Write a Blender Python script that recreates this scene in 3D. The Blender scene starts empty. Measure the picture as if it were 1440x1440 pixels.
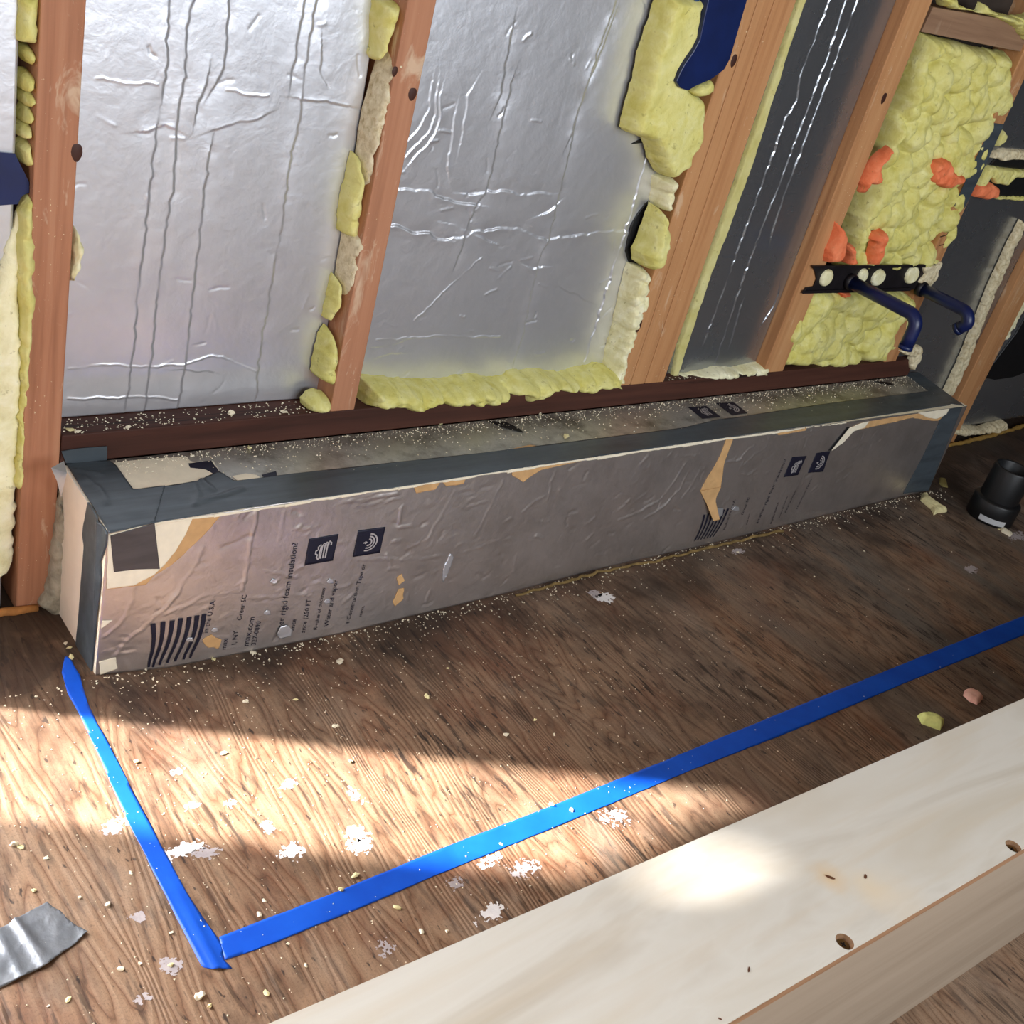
import bpy, bmesh, math, random
import numpy as np
from mathutils import Matrix, Vector

random.seed(7)
rng = np.random.default_rng(7)
scene = bpy.context.scene
COL = scene.collection

# ------------------------------------------------------------------ camera
CAM = np.array([-0.431, -1.027, 0.950])
YAW, PIT, ROL, FPX = 0.7915, -0.5069, 0.2854, 1582.06
FW = np.array([math.sin(YAW)*math.cos(PIT), math.cos(YAW)*math.cos(PIT), math.sin(PIT)])
_r = np.cross(FW, [0, 0, 1]); _r /= np.linalg.norm(_r); _u = np.cross(_r, FW)
RT = math.cos(ROL)*_r + math.sin(ROL)*_u
UP = -math.sin(ROL)*_r + math.cos(ROL)*_u
cam_data = bpy.data.cameras.new('camera')
cam_data.sensor_width = 36; cam_data.sensor_height = 36
cam_data.lens = FPX/1440*36; cam_data.clip_start = 0.02
cam = bpy.data.objects.new('camera', cam_data); COL.objects.link(cam)
M = Matrix.Identity(4)
for i in range(3):
    M[i][0] = RT[i]; M[i][1] = UP[i]; M[i][2] = -FW[i]; M[i][3] = CAM[i]
cam.matrix_world = M
scene.camera = cam

# ------------------------------------------------------------------ light
W = bpy.data.worlds.new('world'); scene.world = W; W.use_nodes = True
W.node_tree.nodes['Background'].inputs[0].default_value = (0.72, 0.84, 1.0, 1)
W.node_tree.nodes['Background'].inputs[1].default_value = 1.0
def lamp(name, kind, loc, direction, energy, color, size=None, size_y=None, angle=None, spread=None):
    d = bpy.data.lights.new(name, kind); d.energy = energy; d.color = color
    if kind == 'AREA':
        d.shape = 'RECTANGLE'; d.size = size; d.size_y = size_y
        if spread: d.spread = spread
    if kind == 'SUN': d.angle = angle
    o = bpy.data.objects.new(name, d); COL.objects.link(o); o.location = loc
    o.rotation_euler = Vector(direction).to_track_quat('-Z', 'Y').to_euler()
    return o
SUN_EL = math.radians(35)
SUN_DIR = (0.851*math.cos(SUN_EL), -0.525*math.cos(SUN_EL), -math.sin(SUN_EL))
lamp('sun', 'SUN', (-3, 2, 3), SUN_DIR, 29.0, (1.0, 0.96, 0.92), angle=math.radians(1.7))
lamp('low_opening_daylight', 'AREA', (-0.62, 0.262, 0.50), (0.12, -1, -0.10), 55.0, (0.97, 0.98, 1.0), 0.46, 0.96)
lamp('high_window_daylight', 'AREA', (0.55, -2.18, 1.15), (0, 1, 0), 46.0, (0.90, 0.95, 1.0), 2.1, 0.9)
lamp('end_window_daylight', 'AREA', (-2.18, -0.9, 1.35), (1, 0, -0.1), 9.0, (0.92, 0.96, 1.0), 1.2, 1.1)
scene.view_settings.view_transform = 'Standard'
scene.view_settings.look = 'None'
scene.view_settings.exposure = 0.0
scene.view_settings.gamma = 1.0
scene.view_settings.use_curve_mapping = False

# ------------------------------------------------------------------ helpers
H = 0.21; L = 1.853; YS = 0.148; YF = 0.190           # box height/length, stud face, foil plane
def ray(px, py): return RT*(px-720)/FPX - UP*(py-720)/FPX + FW
def on_z(px, py, z=0.0):
    d = ray(px, py); return CAM + d*(z-CAM[2])/d[2]
def on_y(px, py, y=YS):
    d = ray(px, py); return CAM + d*(y-CAM[1])/d[1]
def on_x(px, py, x=0.0):
    d = ray(px, py); return CAM + d*(x-CAM[0])/d[0]
def floor_uv(pts): return np.array([on_z(*p)[:2] for p in pts])
def top_uv(pts, z=H): return np.array([on_z(p[0], p[1], z)[:2] for p in pts])
def wall_uv(pts, y=YS): return np.array([on_y(p[0], p[1], y)[[0, 2]] for p in pts])
def left_uv(pts, x=0.0): return np.array([on_x(p[0], p[1], x)[[1, 2]] for p in pts])
XB = [0, .085, .33, .64, .83, 1.1, 1.56, 1.86]; YB = [0, -.016, -.025, -.021, -.014, -.014, -.007, -.003]
XT = [0, .056, .58, .96, 1.35, 1.83]; YT = [0, .004, .009, .012, .009, .003]
def yfront(x, z):
    t = np.clip(np.asarray(z)/H, 0, 1)
    return np.interp(x, XB, YB)*(1-t) + np.interp(x, XT, YT)*t
def front_uv(pts):
    out = []
    for p in pts:
        y = 0.0
        for _ in range(5):
            q = on_y(p[0], p[1], y); y = float(yfront(q[0], q[2]))
        out.append((q[0], q[2]))
    return np.array(out)

WLOC = {}
def link(name, me, mat, parent=None, smooth=False, base=True):
    """link a mesh given in world coordinates, origin at its base, below its parent"""
    n = len(me.vertices); co = np.empty(n*3, dtype=np.float32); me.vertices.foreach_get('co', co); co = co.reshape(-1, 3)
    lo, hi = co.min(0), co.max(0)
    o_loc = np.array([(lo[0]+hi[0])/2, (lo[1]+hi[1])/2, lo[2]])
    me.vertices.foreach_set('co', (co-o_loc).astype(np.float32).ravel())
    if mat: me.materials.append(mat)
    if smooth: me.polygons.foreach_set('use_smooth', np.ones(len(me.polygons), dtype=bool))
    me.update()
    o = bpy.data.objects.new(name, me); COL.objects.link(o)
    WLOC[o] = o_loc
    if parent is not None:
        o.parent = parent; o.location = o_loc - WLOC[parent]
    else: o.location = o_loc
    return o
def mesh(name, verts, faces, mat, parent=None, smooth=False):
    me = bpy.data.meshes.new(name); me.from_pydata([tuple(map(float, v)) for v in verts], [], [tuple(map(int, f)) for f in faces]); 
    return link(name, me, mat, parent, smooth)
def from_bm(name, bm, mat, parent=None, smooth=False):
    bmesh.ops.recalc_face_normals(bm, faces=bm.faces)
    me = bpy.data.meshes.new(name); bm.to_mesh(me); bm.free()
    return link(name, me, mat, parent, smooth)
def empty(name, loc):
    o = bpy.data.objects.new(name, None); COL.objects.link(o); o.location = loc; o.empty_display_size = .05
    WLOC[o] = np.array(loc, dtype=float); return o
def tag(o, label=None, cat=None, group=None, kind=None):
    if label: o['label'] = label
    if cat: o['category'] = cat
    if group: o['group'] = group
    if kind: o['kind'] = kind
    return o
def box(name, x0, x1, y0, y1, z0, z1, mat, parent=None, bevel=0.0, seg=2):
    bm = bmesh.new(); bmesh.ops.create_cube(bm, size=1)
    for v in bm.verts:
        v.co = Vector(((x0+x1)/2+v.co.x*(x1-x0), (y0+y1)/2+v.co.y*(y1-y0), (z0+z1)/2+v.co.z*(z1-z0)))
    if bevel: bmesh.ops.bevel(bm, geom=bm.edges[:], offset=bevel, segments=seg, profile=.5, affect='EDGES')
    return from_bm(name, bm, mat, parent)
def prism(name, pts3, off, mat, parent=None, bevel=0.0):
    """solid from a planar outline in 3D, extruded by the vector off"""
    bm = bmesh.new()
    f = bm.faces.new([bm.verts.new(tuple(map(float, p))) for p in pts3])
    r = bmesh.ops.extrude_face_region(bm, geom=[f])
    for v in r['geom']:
        if isinstance(v, bmesh.types.BMVert): v.co += Vector(off)
    if bevel: bmesh.ops.bevel(bm, geom=bm.edges[:], offset=bevel, segments=2, profile=.5, affect='EDGES')
    return from_bm(name, bm, mat, parent)
def tube(name, pts, rad, mat, parent=None, n=16, cap=True):
    pts = np.array(pts, float); rad = np.broadcast_to(np.array(rad, float), (len(pts),))
    V = []; Fc = []
    up = None
    for i, p in enumerate(pts):
        t = pts[min(i+1, len(pts)-1)]-pts[max(i-1, 0)]; t /= np.linalg.norm(t)
        if up is None: up = np.cross(t, [.3, .2, .9] if abs(t[2]) < .9 else [1, .2, 0])
        up = up - t*(up@t); up /= np.linalg.norm(up); s = np.cross(t, up)
        for k in range(n):
            a = 2*math.pi*k/n; V.append(p+rad[i]*(math.cos(a)*up+math.sin(a)*s))
    for i in range(len(pts)-1):
        for k in range(n):
            Fc.append((i*n+k, i*n+(k+1) % n, (i+1)*n+(k+1) % n, (i+1)*n+k))
    if cap: Fc += [tuple(range(n))[::-1], tuple((len(pts)-1)*n+k for k in range(n))]
    return mesh(name, V, Fc, mat, parent, True)
_tab = rng.random((256, 256))
def vnoise(x, y):
    x = np.asarray(x, float); y = np.asarray(y, float)
    xi = np.floor(x).astype(int); yi = np.floor(y).astype(int); fx = x-xi; fy = y-yi
    fx = fx*fx*(3-2*fx); fy = fy*fy*(3-2*fy); g = lambda a, b: _tab[a & 255, b & 255]
    return (g(xi, yi)*(1-fx)+g(xi+1, yi)*fx)*(1-fy)+(g(xi, yi+1)*(1-fx)+g(xi+1, yi+1)*fx)*fy
def fnoise(x, y, o=3):
    return sum(vnoise(x*2**k+17*k, y*2**k+31*k)/2**k for k in range(o))/sum(1/2**k for k in range(o))-.5
def seg_dist(P, poly, closed=True):
    """distance to polyline, nearest point and signed side"""
    best = np.full(len(P), 1e9); near = np.zeros_like(P); side = np.zeros(len(P))
    n = len(poly)
    for i in range(n if closed else n-1):
        a = poly[i]; b = poly[(i+1) % n]; ab = b-a; l2 = ab@ab+1e-14
        t = np.clip(((P-a)@ab)/l2, 0, 1); q = a+t[:, None]*ab
        d = np.hypot(P[:, 0]-q[:, 0], P[:, 1]-q[:, 1]); m = d < best
        best[m] = d[m]; near[m] = q[m]; s = ab[0]*(P[:, 1]-a[1])-ab[1]*(P[:, 0]-a[0]); side[m] = np.sign(s[m])
    return best, near, side
def inside(P, poly):
    c = np.zeros(len(P), bool); n = len(poly); j = n-1
    for i in range(n):
        xi, yi = poly[i]; xj, yj = poly[j]
        m = ((yi > P[:, 1]) != (yj > P[:, 1])) & (P[:, 0] < (xj-xi)*(P[:, 1]-yi)/(yj-yi+1e-15)+xi)
        c ^= m; j = i
    return c
def ragged(poly, step=.004, amp=.002, freq=120):
    out = []
    n = len(poly)
    for i in range(n):
        a = poly[i]; b = poly[(i+1) % n]; k = max(1, int(np.linalg.norm(b-a)/step))
        for j in range(k):
            p = a+(b-a)*j/k
            out.append(p+amp*2*np.array([fnoise(p[0]*freq+9, p[1]*freq, 2), fnoise(p[0]*freq, p[1]*freq+77, 2)]))
    return np.array(out)
def sheet(name, poly, step, surf, height, nrm, mat, parent=None, smooth=True, skirt=None):
    """a skin over a surface: outline poly (u,v); surf(u,v)->xyz; height(dist,u,v) along nrm"""
    poly = np.array(poly, float); lo = poly.min(0)-step; hi = poly.max(0)+step
    nx = int((hi[0]-lo[0])/step)+2; ny = int((hi[1]-lo[1])/step)+2
    U, V = np.meshgrid(lo[0]+np.arange(nx)*step, lo[1]+np.arange(ny)*step, indexing='ij')
    P = np.stack([U.ravel(), V.ravel()], 1); ins = inside(P, poly); d, near, _ = seg_dist(P, poly)
    I = np.arange(nx*ny).reshape(nx, ny)
    c = np.stack([I[:-1, :-1], I[1:, :-1], I[1:, 1:], I[:-1, 1:]], -1).reshape(-1, 4)
    c = c[ins[c].any(1)]
    P = np.where(ins[:, None], P, near); d = np.where(ins, d, 0)
    h = height(d, P[:, 0], P[:, 1]); X = surf(P[:, 0], P[:, 1]) + h[:, None]*np.array(nrm, float)
    used = np.unique(c); mp = -np.ones(nx*ny, int); mp[used] = np.arange(len(used)); c = mp[c]; X = X[used]
    # orientation
    a = X[c[len(c)//2]]; nn = np.cross(a[2]-a[0], a[3]-a[1])
    if nn@np.array(nrm) < 0: c = c[:, ::-1]
    Fc = c.tolist(); Xl = X.tolist()
    if skirt:
        cnt = {}
        for f in Fc:
            for k in range(4):
                e = (f[k], f[(k+1) % 4]); cnt[e] = 1
        mapb = {}
        def back(i):
            if i not in mapb: mapb[i] = len(Xl); Xl.append((np.array(Xl[i])-np.array(nrm)*skirt).tolist())
            return mapb[i]
        for (a_, b_) in list(cnt):
            if (b_, a_) not in cnt: Fc.append((b_, a_, back(a_), back(b_)))
    o = mesh(name, Xl, Fc, mat, parent, smooth)
    bm = bmesh.new(); bm.from_mesh(o.data); bmesh.ops.remove_doubles(bm, verts=bm.verts, dist=1e-5)
    bmesh.ops.dissolve_degenerate(bm, dist=1e-6, edges=bm.edges); bm.to_mesh(o.data); bm.free()
    if smooth: o.data.polygons.foreach_set('use_smooth', np.ones(len(o.data.polygons), dtype=bool))
    return o
def wall_surf(y): return lambda u, v: np.stack([u, np.full_like(u, y), v], 1)
def floor_surf(z=0.0): return lambda u, v: np.stack([u, v, np.full_like(u, z)], 1)
def left_surf(x=0.0): return lambda u, v: np.stack([np.full_like(u, x), u, v], 1)
def flat(t): return lambda d, u, v: np.full_like(u, t)
def lumpy(T, R, cell=.03, amp=.4, seedpts=None, rough=.15):
    """round-shouldered foam profile with cauliflower lumps"""
    def h(d, u, v):
        e = np.sqrt(np.clip(1-(1-np.clip(d/R, 0, 1))**2, 0, 1))
        lo = (u.min(), v.min()); hi = (u.max(), v.max())
        n = int(max(3, (hi[0]-lo[0])*(hi[1]-lo[1])/cell**2*1.5)); n = min(n, 500)
        S = np.stack([rng.uniform(lo[0], hi[0], n), rng.uniform(lo[1], hi[1], n)], 1); A = rng.uniform(.5, 1.2, n)
        best = np.zeros_like(u)
        for s, a in zip(S, A):
            q = ((u-s[0])**2+(v-s[1])**2)/(cell*a)**2
            best = np.maximum(best, a*np.sqrt(np.clip(1-q, 0, 1)))
        f = best*amp + fnoise(u/cell*1.7, v/cell*1.7, 3)*rough*2
        return T*e*(1-amp*.6+f)
    return h

# ------------------------------------------------------------------ materials
def srgb(r, g, b):
    f = lambda c: (c/255/12.92) if c/255 <= .04045 else ((c/255+.055)/1.055)**2.4
    return (f(r), f(g), f(b), 1)
class Mat:
    def __init__(s, name, rough=.6, metal=0.0, spec=.4):
        s.m = bpy.data.materials.new(name); s.m.use_nodes = True; s.nt = s.m.node_tree; s.b = s.nt.nodes['Principled BSDF']
        s.b.inputs['Roughness'].default_value = rough; s.b.inputs['Metallic'].default_value = metal
        s.b.inputs['Specular IOR Level'].default_value = spec
        s.pos = s.n('ShaderNodeNewGeometry').outputs['Position']
    def n(s, t, **kw):
        x = s.nt.nodes.new(t)
        for k, v in kw.items(): setattr(x, k, v)
        return x
    def l(s, a, b): s.nt.links.new(a, b)
    def coord(s, scale=(1, 1, 1), loc=(0, 0, 0), rot=(0, 0, 0), src=None):
        m = s.n('ShaderNodeMapping'); m.inputs['Scale'].default_value = scale; m.inputs['Location'].default_value = loc; m.inputs['Rotation'].default_value = rot
        s.l(src or s.pos, m.inputs['Vector']); return m.outputs[0]
    def noise(s, scale=5, detail=4, rough=.55, dist=0.0, vec=None):
        x = s.n('ShaderNodeTexNoise'); x.inputs['Scale'].default_value = scale; x.inputs['Detail'].default_value = detail
        x.inputs['Roughness'].default_value = rough; x.inputs['Distortion'].default_value = dist
        s.l(vec if vec is not None else s.pos, x.inputs['Vector']); return x.outputs['Fac']
    def ramp(s, fac, stops, interp='LINEAR'):
        r = s.n('ShaderNodeValToRGB'); r.color_ramp.interpolation = interp; e = r.color_ramp.elements
        while len(e) < len(stops): e.new(.5)
        for k, (p, c) in zip(e, stops): k.position = p; k.color = c if len(c) == 4 else (*c, 1)
        s.l(fac, r.inputs[0]); return r.outputs[0]
    def mask(s, fac, a, b): return s.ramp(fac, [(a, (0, 0, 0, 1)), (b, (1, 1, 1, 1))])
    def mix(s, fac, a, b, mode='MIX'):
        x = s.n('ShaderNodeMix', data_type='RGBA', blend_type=mode)
        for sock, v in ((x.inputs[0], fac), (x.inputs[6], a), (x.inputs[7], b)):
            if isinstance(v, (int, float)): sock.default_value = v
            elif isinstance(v, tuple): sock.default_value = v
            else: s.l(v, sock)
        return x.outputs[2]
    def math(s, op, a, b=None):
        x = s.n('ShaderNodeMath', operation=op)
        for i, v in enumerate((a, b)):
            if v is None: continue
            if isinstance(v, (int, float)): x.inputs[i].default_value = v
            else: s.l(v, x.inputs[i])
        return x.outputs[0]
    def color(s, c):
        if isinstance(c, tuple): s.b.inputs['Base Color'].default_value = c
        else: s.l(c, s.b.inputs['Base Color'])
        return s
    def bump(s, h, strength=.3, dist=.002):
        b = s.n('ShaderNodeBump'); b.inputs['Strength'].default_value = strength; b.inputs['Distance'].default_value = dist
        s.l(h, b.inputs['Height']); s.l(b.outputs[0], s.b.inputs['Normal']); return s
    def rough(s, fac, a, b):
        r = s.n('ShaderNodeMapRange'); r.inputs[3].default_value = a; r.inputs[4].default_value = b; s.l(fac, r.inputs[0]); s.l(r.outputs[0], s.b.inputs['Roughness']); return s

def m_foil(name, tint, rough=.35, metal=.8, dirt=.0, crink=.18):
    m = Mat(name, rough, metal, .5)
    n1 = m.noise(9, 4); n2 = m.noise(140, 3, .6); n3 = m.noise(38, 3, .6, .6)
    c = m.mix(m.mask(n1, .35, .7), tint, tuple(x*.86 for x in tint[:3])+(1,))
    if dirt:
        c = m.mix(m.math('MULTIPLY', m.mask(m.noise(14, 6, .7), .45, .68), dirt), c, srgb(92, 84, 70))
    m.color(c); m.rough(n1, rough-.05, rough+.1)
    m.bump(m.math('ADD', m.math('MULTIPLY', n2, .35), n3), crink, .0022); return m.m
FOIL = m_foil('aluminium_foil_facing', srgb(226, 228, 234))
FOIL_SHADED = m_foil('shaded_foil_facing', srgb(176, 180, 186), .25, .88)  # darker copy of the foil: the dim right end is put into its colour
FOIL_BOX = m_foil('foil_facing_of_box', srgb(206, 198, 194), .36, .88, .22, .35)
FOIL_TOP = m_foil('dusty_foil_facing', srgb(196, 194, 186), .45, .75, .8, .3)
def m_wood(name, c0, c1, c2, axis, smear=0.0, rough=.65, dark=.0, scale=1.0):
    m = Mat(name, rough, 0, .3)
    sc = {'z': (70, 70, 3), 'x': (3, 70, 70), 'y': (70, 3, 70)}[axis]; sc = tuple(v*scale for v in sc)
    n = m.noise(1, 5, .6, .35, m.coord(sc)); big = m.noise(1, 2, .5, .2, m.coord(tuple(v*.22 for v in sc)))
    c = m.ramp(n, [(.25, c0), (.5, c1), (.78, c2)])
    c = m.mix(m.math('MULTIPLY', m.mask(big, .35, .7), .45), c, c2)
    if dark: c = m.mix(m.math('MULTIPLY', m.mask(m.noise(1, 6, .7, .2, m.coord(tuple(v*.5 for v in sc))), .58, .66), dark), c, srgb(24, 14, 10))
    if smear:
        k = m.mask(m.noise(1, 5, .65, .8, m.coord((26, 26, 9))), .60, .68)
        c = m.mix(m.math('MULTIPLY', k, smear), c, srgb(226, 208, 178))
        k2 = m.mask(m.noise(330, 2, .5), .70, .74); k3 = m.mask(m.noise(7, 3), .48, .6)
        c = m.mix(m.math('MULTIPLY', m.math('MULTIPLY', k2, k3), .9), c, srgb(235, 222, 180))
    m.color(c); m.bump(n, .25, .001); return m.m
STUD = m_wood('stud_pine', srgb(140, 92, 66), srgb(170, 116, 86), srgb(186, 136, 104), 'z', .5)
STUD_R = m_wood('stud_pine_honey', srgb(154, 104, 66), srgb(182, 130, 86), srgb(196, 148, 102), 'z', .35)
PLATE = m_wood('dark_treated_plate', srgb(46, 25, 18), srgb(66, 36, 27), srgb(82, 48, 36), 'x', 0, .7, .9)
BLOCK = m_wood('weathered_blocking', srgb(112, 82, 62), srgb(140, 108, 84), srgb(160, 128, 100), 'x', .1, .75, .5)
KNOT = Mat('wood_knot', .6).color(srgb(62, 30, 18)).m
def m_plain(name, c, rough=.6, metal=0, spec=.4, var=.12, scale=40, bump=0.0, bd=.001):
    m = Mat(name, rough, metal, spec); n = m.noise(scale, 4)
    m.color(m.mix(m.mask(n, .3, .7), tuple(x*(1-var) for x in c[:3])+(1,), tuple(min(1, x*(1+var)) for x in c[:3])+(1,)))
    if bump: m.bump(n, bump, bd)
    return m.m
def m_foam(name, c0, c1, c2, sc=45):
    m = Mat(name, .75, 0, .25); n = m.noise(sc, 5, .6, .4); n2 = m.noise(260, 3, .6); n3 = m.noise(9, 3)
    c = m.ramp(n, [(.3, c0), (.5, c1), (.72, c2)])
    c = m.mix(m.math('MULTIPLY', m.mask(n3, .45, .7), .5), c, c2)
    c = m.mix(m.math('MULTIPLY', m.mask(m.noise(90, 3, .6), .64, .70), .4), c, srgb(120, 108, 40))
    m.color(c); m.bump(m.math('ADD', n, m.math('MULTIPLY', n2, .5)), .7, .0026); return m.m
FOAM = m_foam('yellow_spray_foam', srgb(200, 190, 96), srgb(214, 207, 124), srgb(226, 221, 156))
FOAM_PALE = m_foam('pale_spray_foam', srgb(214, 204, 150), srgb(232, 226, 182), srgb(244, 240, 210))
FOAM_SEAM = m_foam('pale_yellow_seam_foam', srgb(196, 186, 112), srgb(208, 200, 134), srgb(220, 214, 156), 20)
FOAM_DIRT = m_foam('dusty_cut_foam', srgb(176, 156, 116), srgb(214, 200, 164), srgb(232, 222, 192), 120)
FOAM_OR = m_foam('orange_fireblock_foam', srgb(222, 104, 62), srgb(236, 124, 80), srgb(242, 146, 104))
CREAM = m_plain('cream_foam_core', srgb(232, 222, 198), .8, 0, .2, .06, 60, .2)
KRAFT = m_plain('tan_kraft_paper', srgb(196, 156, 108), .8, 0, .2, .12, 50, .2)
WHITE_FOAM = m_plain('white_foam_end', srgb(240, 232, 216), .75, 0, .2, .04, 30, .1)
def m_tape(name, c, rough, streak=.5):
    m = Mat(name, rough, 0, .45); n = m.noise(1, 4, .6, .5, m.coord((5, 60, 40))); n2 = m.noise(60, 4)
    m.color(m.mix(m.mask(n, .35, .75), tuple(x*.75 for x in c[:3])+(1,), tuple(min(1, x*1.35) for x in c[:3])+(1,)))
    m.rough(n2, rough-.1, rough+.15); m.bump(m.math('ADD', n, m.math('MULTIPLY', n2, .4)), .25, .001); return m.m
DUCT = m_tape('charcoal_duct_tape', srgb(66, 74, 80), .38)
DUCT_PATCH = m_tape('flat_charcoal_tape_patch', srgb(78, 72, 72), .5)
SILVER = m_foil('silver_duct_tape', srgb(122, 126, 132), .4, .45, .3, .5)
m = Mat('blue_masking_tape', .45, 0, .35); n = m.noise(300, 2); n2 = m.noise(18, 3)
m.color(m.mix(m.mask(n2, .3, .7), srgb(8, 78, 196), srgb(16, 92, 214))); m.bump(n, .2, .0005); BLUE_TAPE = m.m
NAVY = m_plain('navy_blue_plastic', srgb(9, 28, 76), .38, 0, .5, .25, 25, .1)
NAVY_LIT = m_plain('lit_blue_plastic', srgb(18, 58, 104), .45, 0, .5, .3, 40, .15)  # lighter copy of the navy plastic for the lit side of the box
BLUE_TUBE = m_plain('blue_tube_plastic', srgb(14, 28, 76), .35, 0, .5, .2, 40, .05)
BLACK = m_plain('black_plastic', srgb(18, 19, 21), .42, 0, .5, .2, 30)
BLACK_STEEL = m_plain('black_steel', srgb(26, 22, 26), .5, .3, .5, .4, 60, .2)
VOID = m_plain('black_membrane', srgb(16, 17, 20), .5, 0, .5, .4, 80, .2)
INK = m_plain('navy_print_ink', srgb(26, 26, 44), .5, .2, .4, .1)
ICONW = m_plain('pale_print', srgb(190, 184, 184), .5, .4, .4, .05)
PAPER = m_plain('white_label_paper', srgb(196, 198, 200), .6, 0, .3, .05)
PAINT = m_plain('dried_white_paint', srgb(232, 228, 226), .7, 0, .3, .08, 120, .3)
PAINT_THIN = m_plain('worn_grey_paint', srgb(176, 166, 166), .7, 0, .3, .12, 120, .3)
CRUMB = m_plain('pale_foam_crumb', srgb(232, 222, 196), .8, 0, .2, .1, 200, .2)
CRUMB_Y = m_plain('yellow_foam_crumb', srgb(226, 216, 164), .8, 0, .2, .1, 200, .2)
PINK = m_plain('pink_foam_chip', srgb(228, 176, 156), .7, 0, .3, .08, 120, .2)
BRASS = m_plain('yellow_zinc_screw', srgb(164, 132, 84), .35, .9, .5, .2, 200)
SHEATH = m_plain('dark_sheathing', srgb(58, 50, 44), .8, 0, .2, .3, 12)
ROOMW = m_plain('bare_board_wall', srgb(120, 104, 88), .8, 0, .2, .2, 6)
ROOMD = m_plain('darkened_board_wall', srgb(48, 42, 38), .8, 0, .2, .2, 6)  # board wall darkened so the far foil panels reflect a dim room end

# plywood floor: contour grain along y, weathering, mould flecks, red-brown patches
m = Mat('weathered_plywood', .62, 0, .32)
warp = m.noise(1, 3, .5, 0, m.coord((5.5, .75, 1)))
rings = m.math('MULTIPLY', warp, 46.0)
rings = m.math('ADD', rings, m.math('MULTIPLY', m.noise(1, 2, .5, 0, m.coord((60, 14, 1))), 1.1))
grain = m.math('ABSOLUTE', m.math('SUBTRACT', m.math('FRACT', rings), .5))
grain2 = m.math('MULTIPLY', grain, 2.0)
fine = m.noise(1, 4, .65, .2, m.coord((190, 9, 1)))
c = m.ramp(grain2, [(.0, srgb(134, 98, 72)), (.10, srgb(168, 128, 98)), (.4, srgb(188, 150, 118)), (1, srgb(198, 162, 130))])
c = m.mix(m.math('MULTIPLY', m.mask(fine, .45, .7), .4), c, srgb(128, 92, 68))
red = m.mask(m.noise(5.5, 4, .6, .6), .5, .66)
c = m.mix(m.math('MULTIPLY', red, .5), c, srgb(140, 76, 46))
# greyed weathering towards the far end of the room
sep = m.n('ShaderNodeSeparateXYZ'); m.l(m.pos, sep.inputs[0])
gx = m.n('ShaderNodeMapRange'); m.l(sep.outputs[0], gx.inputs[0]); gx.inputs[1].default_value = .35; gx.inputs[2].default_value = 1.3
grey = m.math('MULTIPLY', m.math('MULTIPLY', m.mask(m.noise(1, 4, .6, .4, m.coord((8, 2.2, 1))), .36, .62), gx.outputs[0]), .95)
c = m.mix(grey, c, srgb(142, 132, 120))
streak = m.mask(m.noise(1, 4, .6, .3, m.coord((110, 16, 1), rot=(0, 0, .12))), .53, .63)
zone = m.mask(m.noise(3.2, 3, .6, .3, m.coord(loc=(1.3, .5, 0))), .38, .62)
c = m.mix(m.math('MULTIPLY', m.math('MULTIPLY', streak, zone), .9), c, srgb(34, 28, 28))
fleck = m.mask(m.noise(1, 2, .5, .2, m.coord((150, 48, 1))), .655, .71)
c = m.mix(m.math('MULTIPLY', fleck, .8), c, srgb(34, 30, 34))
blot = m.math('MULTIPLY', m.mask(m.noise(1, 6, .7, .3, m.coord((16, 7, 1), loc=(3, 1, 0))), .54, .68), .55)
c = m.mix(blot, c, srgb(70, 56, 50))
pale = m.math('MULTIPLY', m.mask(m.noise(1, 5, .65, .5, m.coord((11, 5, 1), loc=(8, 4, 0))), .56, .72), .4)
c = m.mix(pale, c, srgb(206, 184, 162))
# blotchy dirt plus painted shade, darker towards the foot of the wall
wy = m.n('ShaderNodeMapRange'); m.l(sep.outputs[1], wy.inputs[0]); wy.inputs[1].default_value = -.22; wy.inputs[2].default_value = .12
grime_shade = m.math('MULTIPLY', m.mask(m.math('ADD', m.math('MULTIPLY', wy.outputs[0], .42), m.noise(7, 5, .65, .3)), .52, .84), .85)
c = m.mix(grime_shade, c, srgb(58, 44, 36))
grit = m.noise(420, 3, .7); c = m.mix(m.math('MULTIPLY', m.mask(grit, .5, .75), .55), c, srgb(96, 76, 64))
hs = m.n('ShaderNodeHueSaturation'); hs.inputs['Saturation'].default_value = 1.0; m.l(c, hs.inputs['Color']); c = hs.outputs[0]
c = m.mix(.80, c, (.46, .455, .455, 1), 'MULTIPLY')
m.color(c); m.rough(m.noise(20, 3), .5, .75); m.bump(m.math('ADD', grain2, m.math('MULTIPLY', fine, .7)), .35, .0012); PLY = m.m

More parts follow.
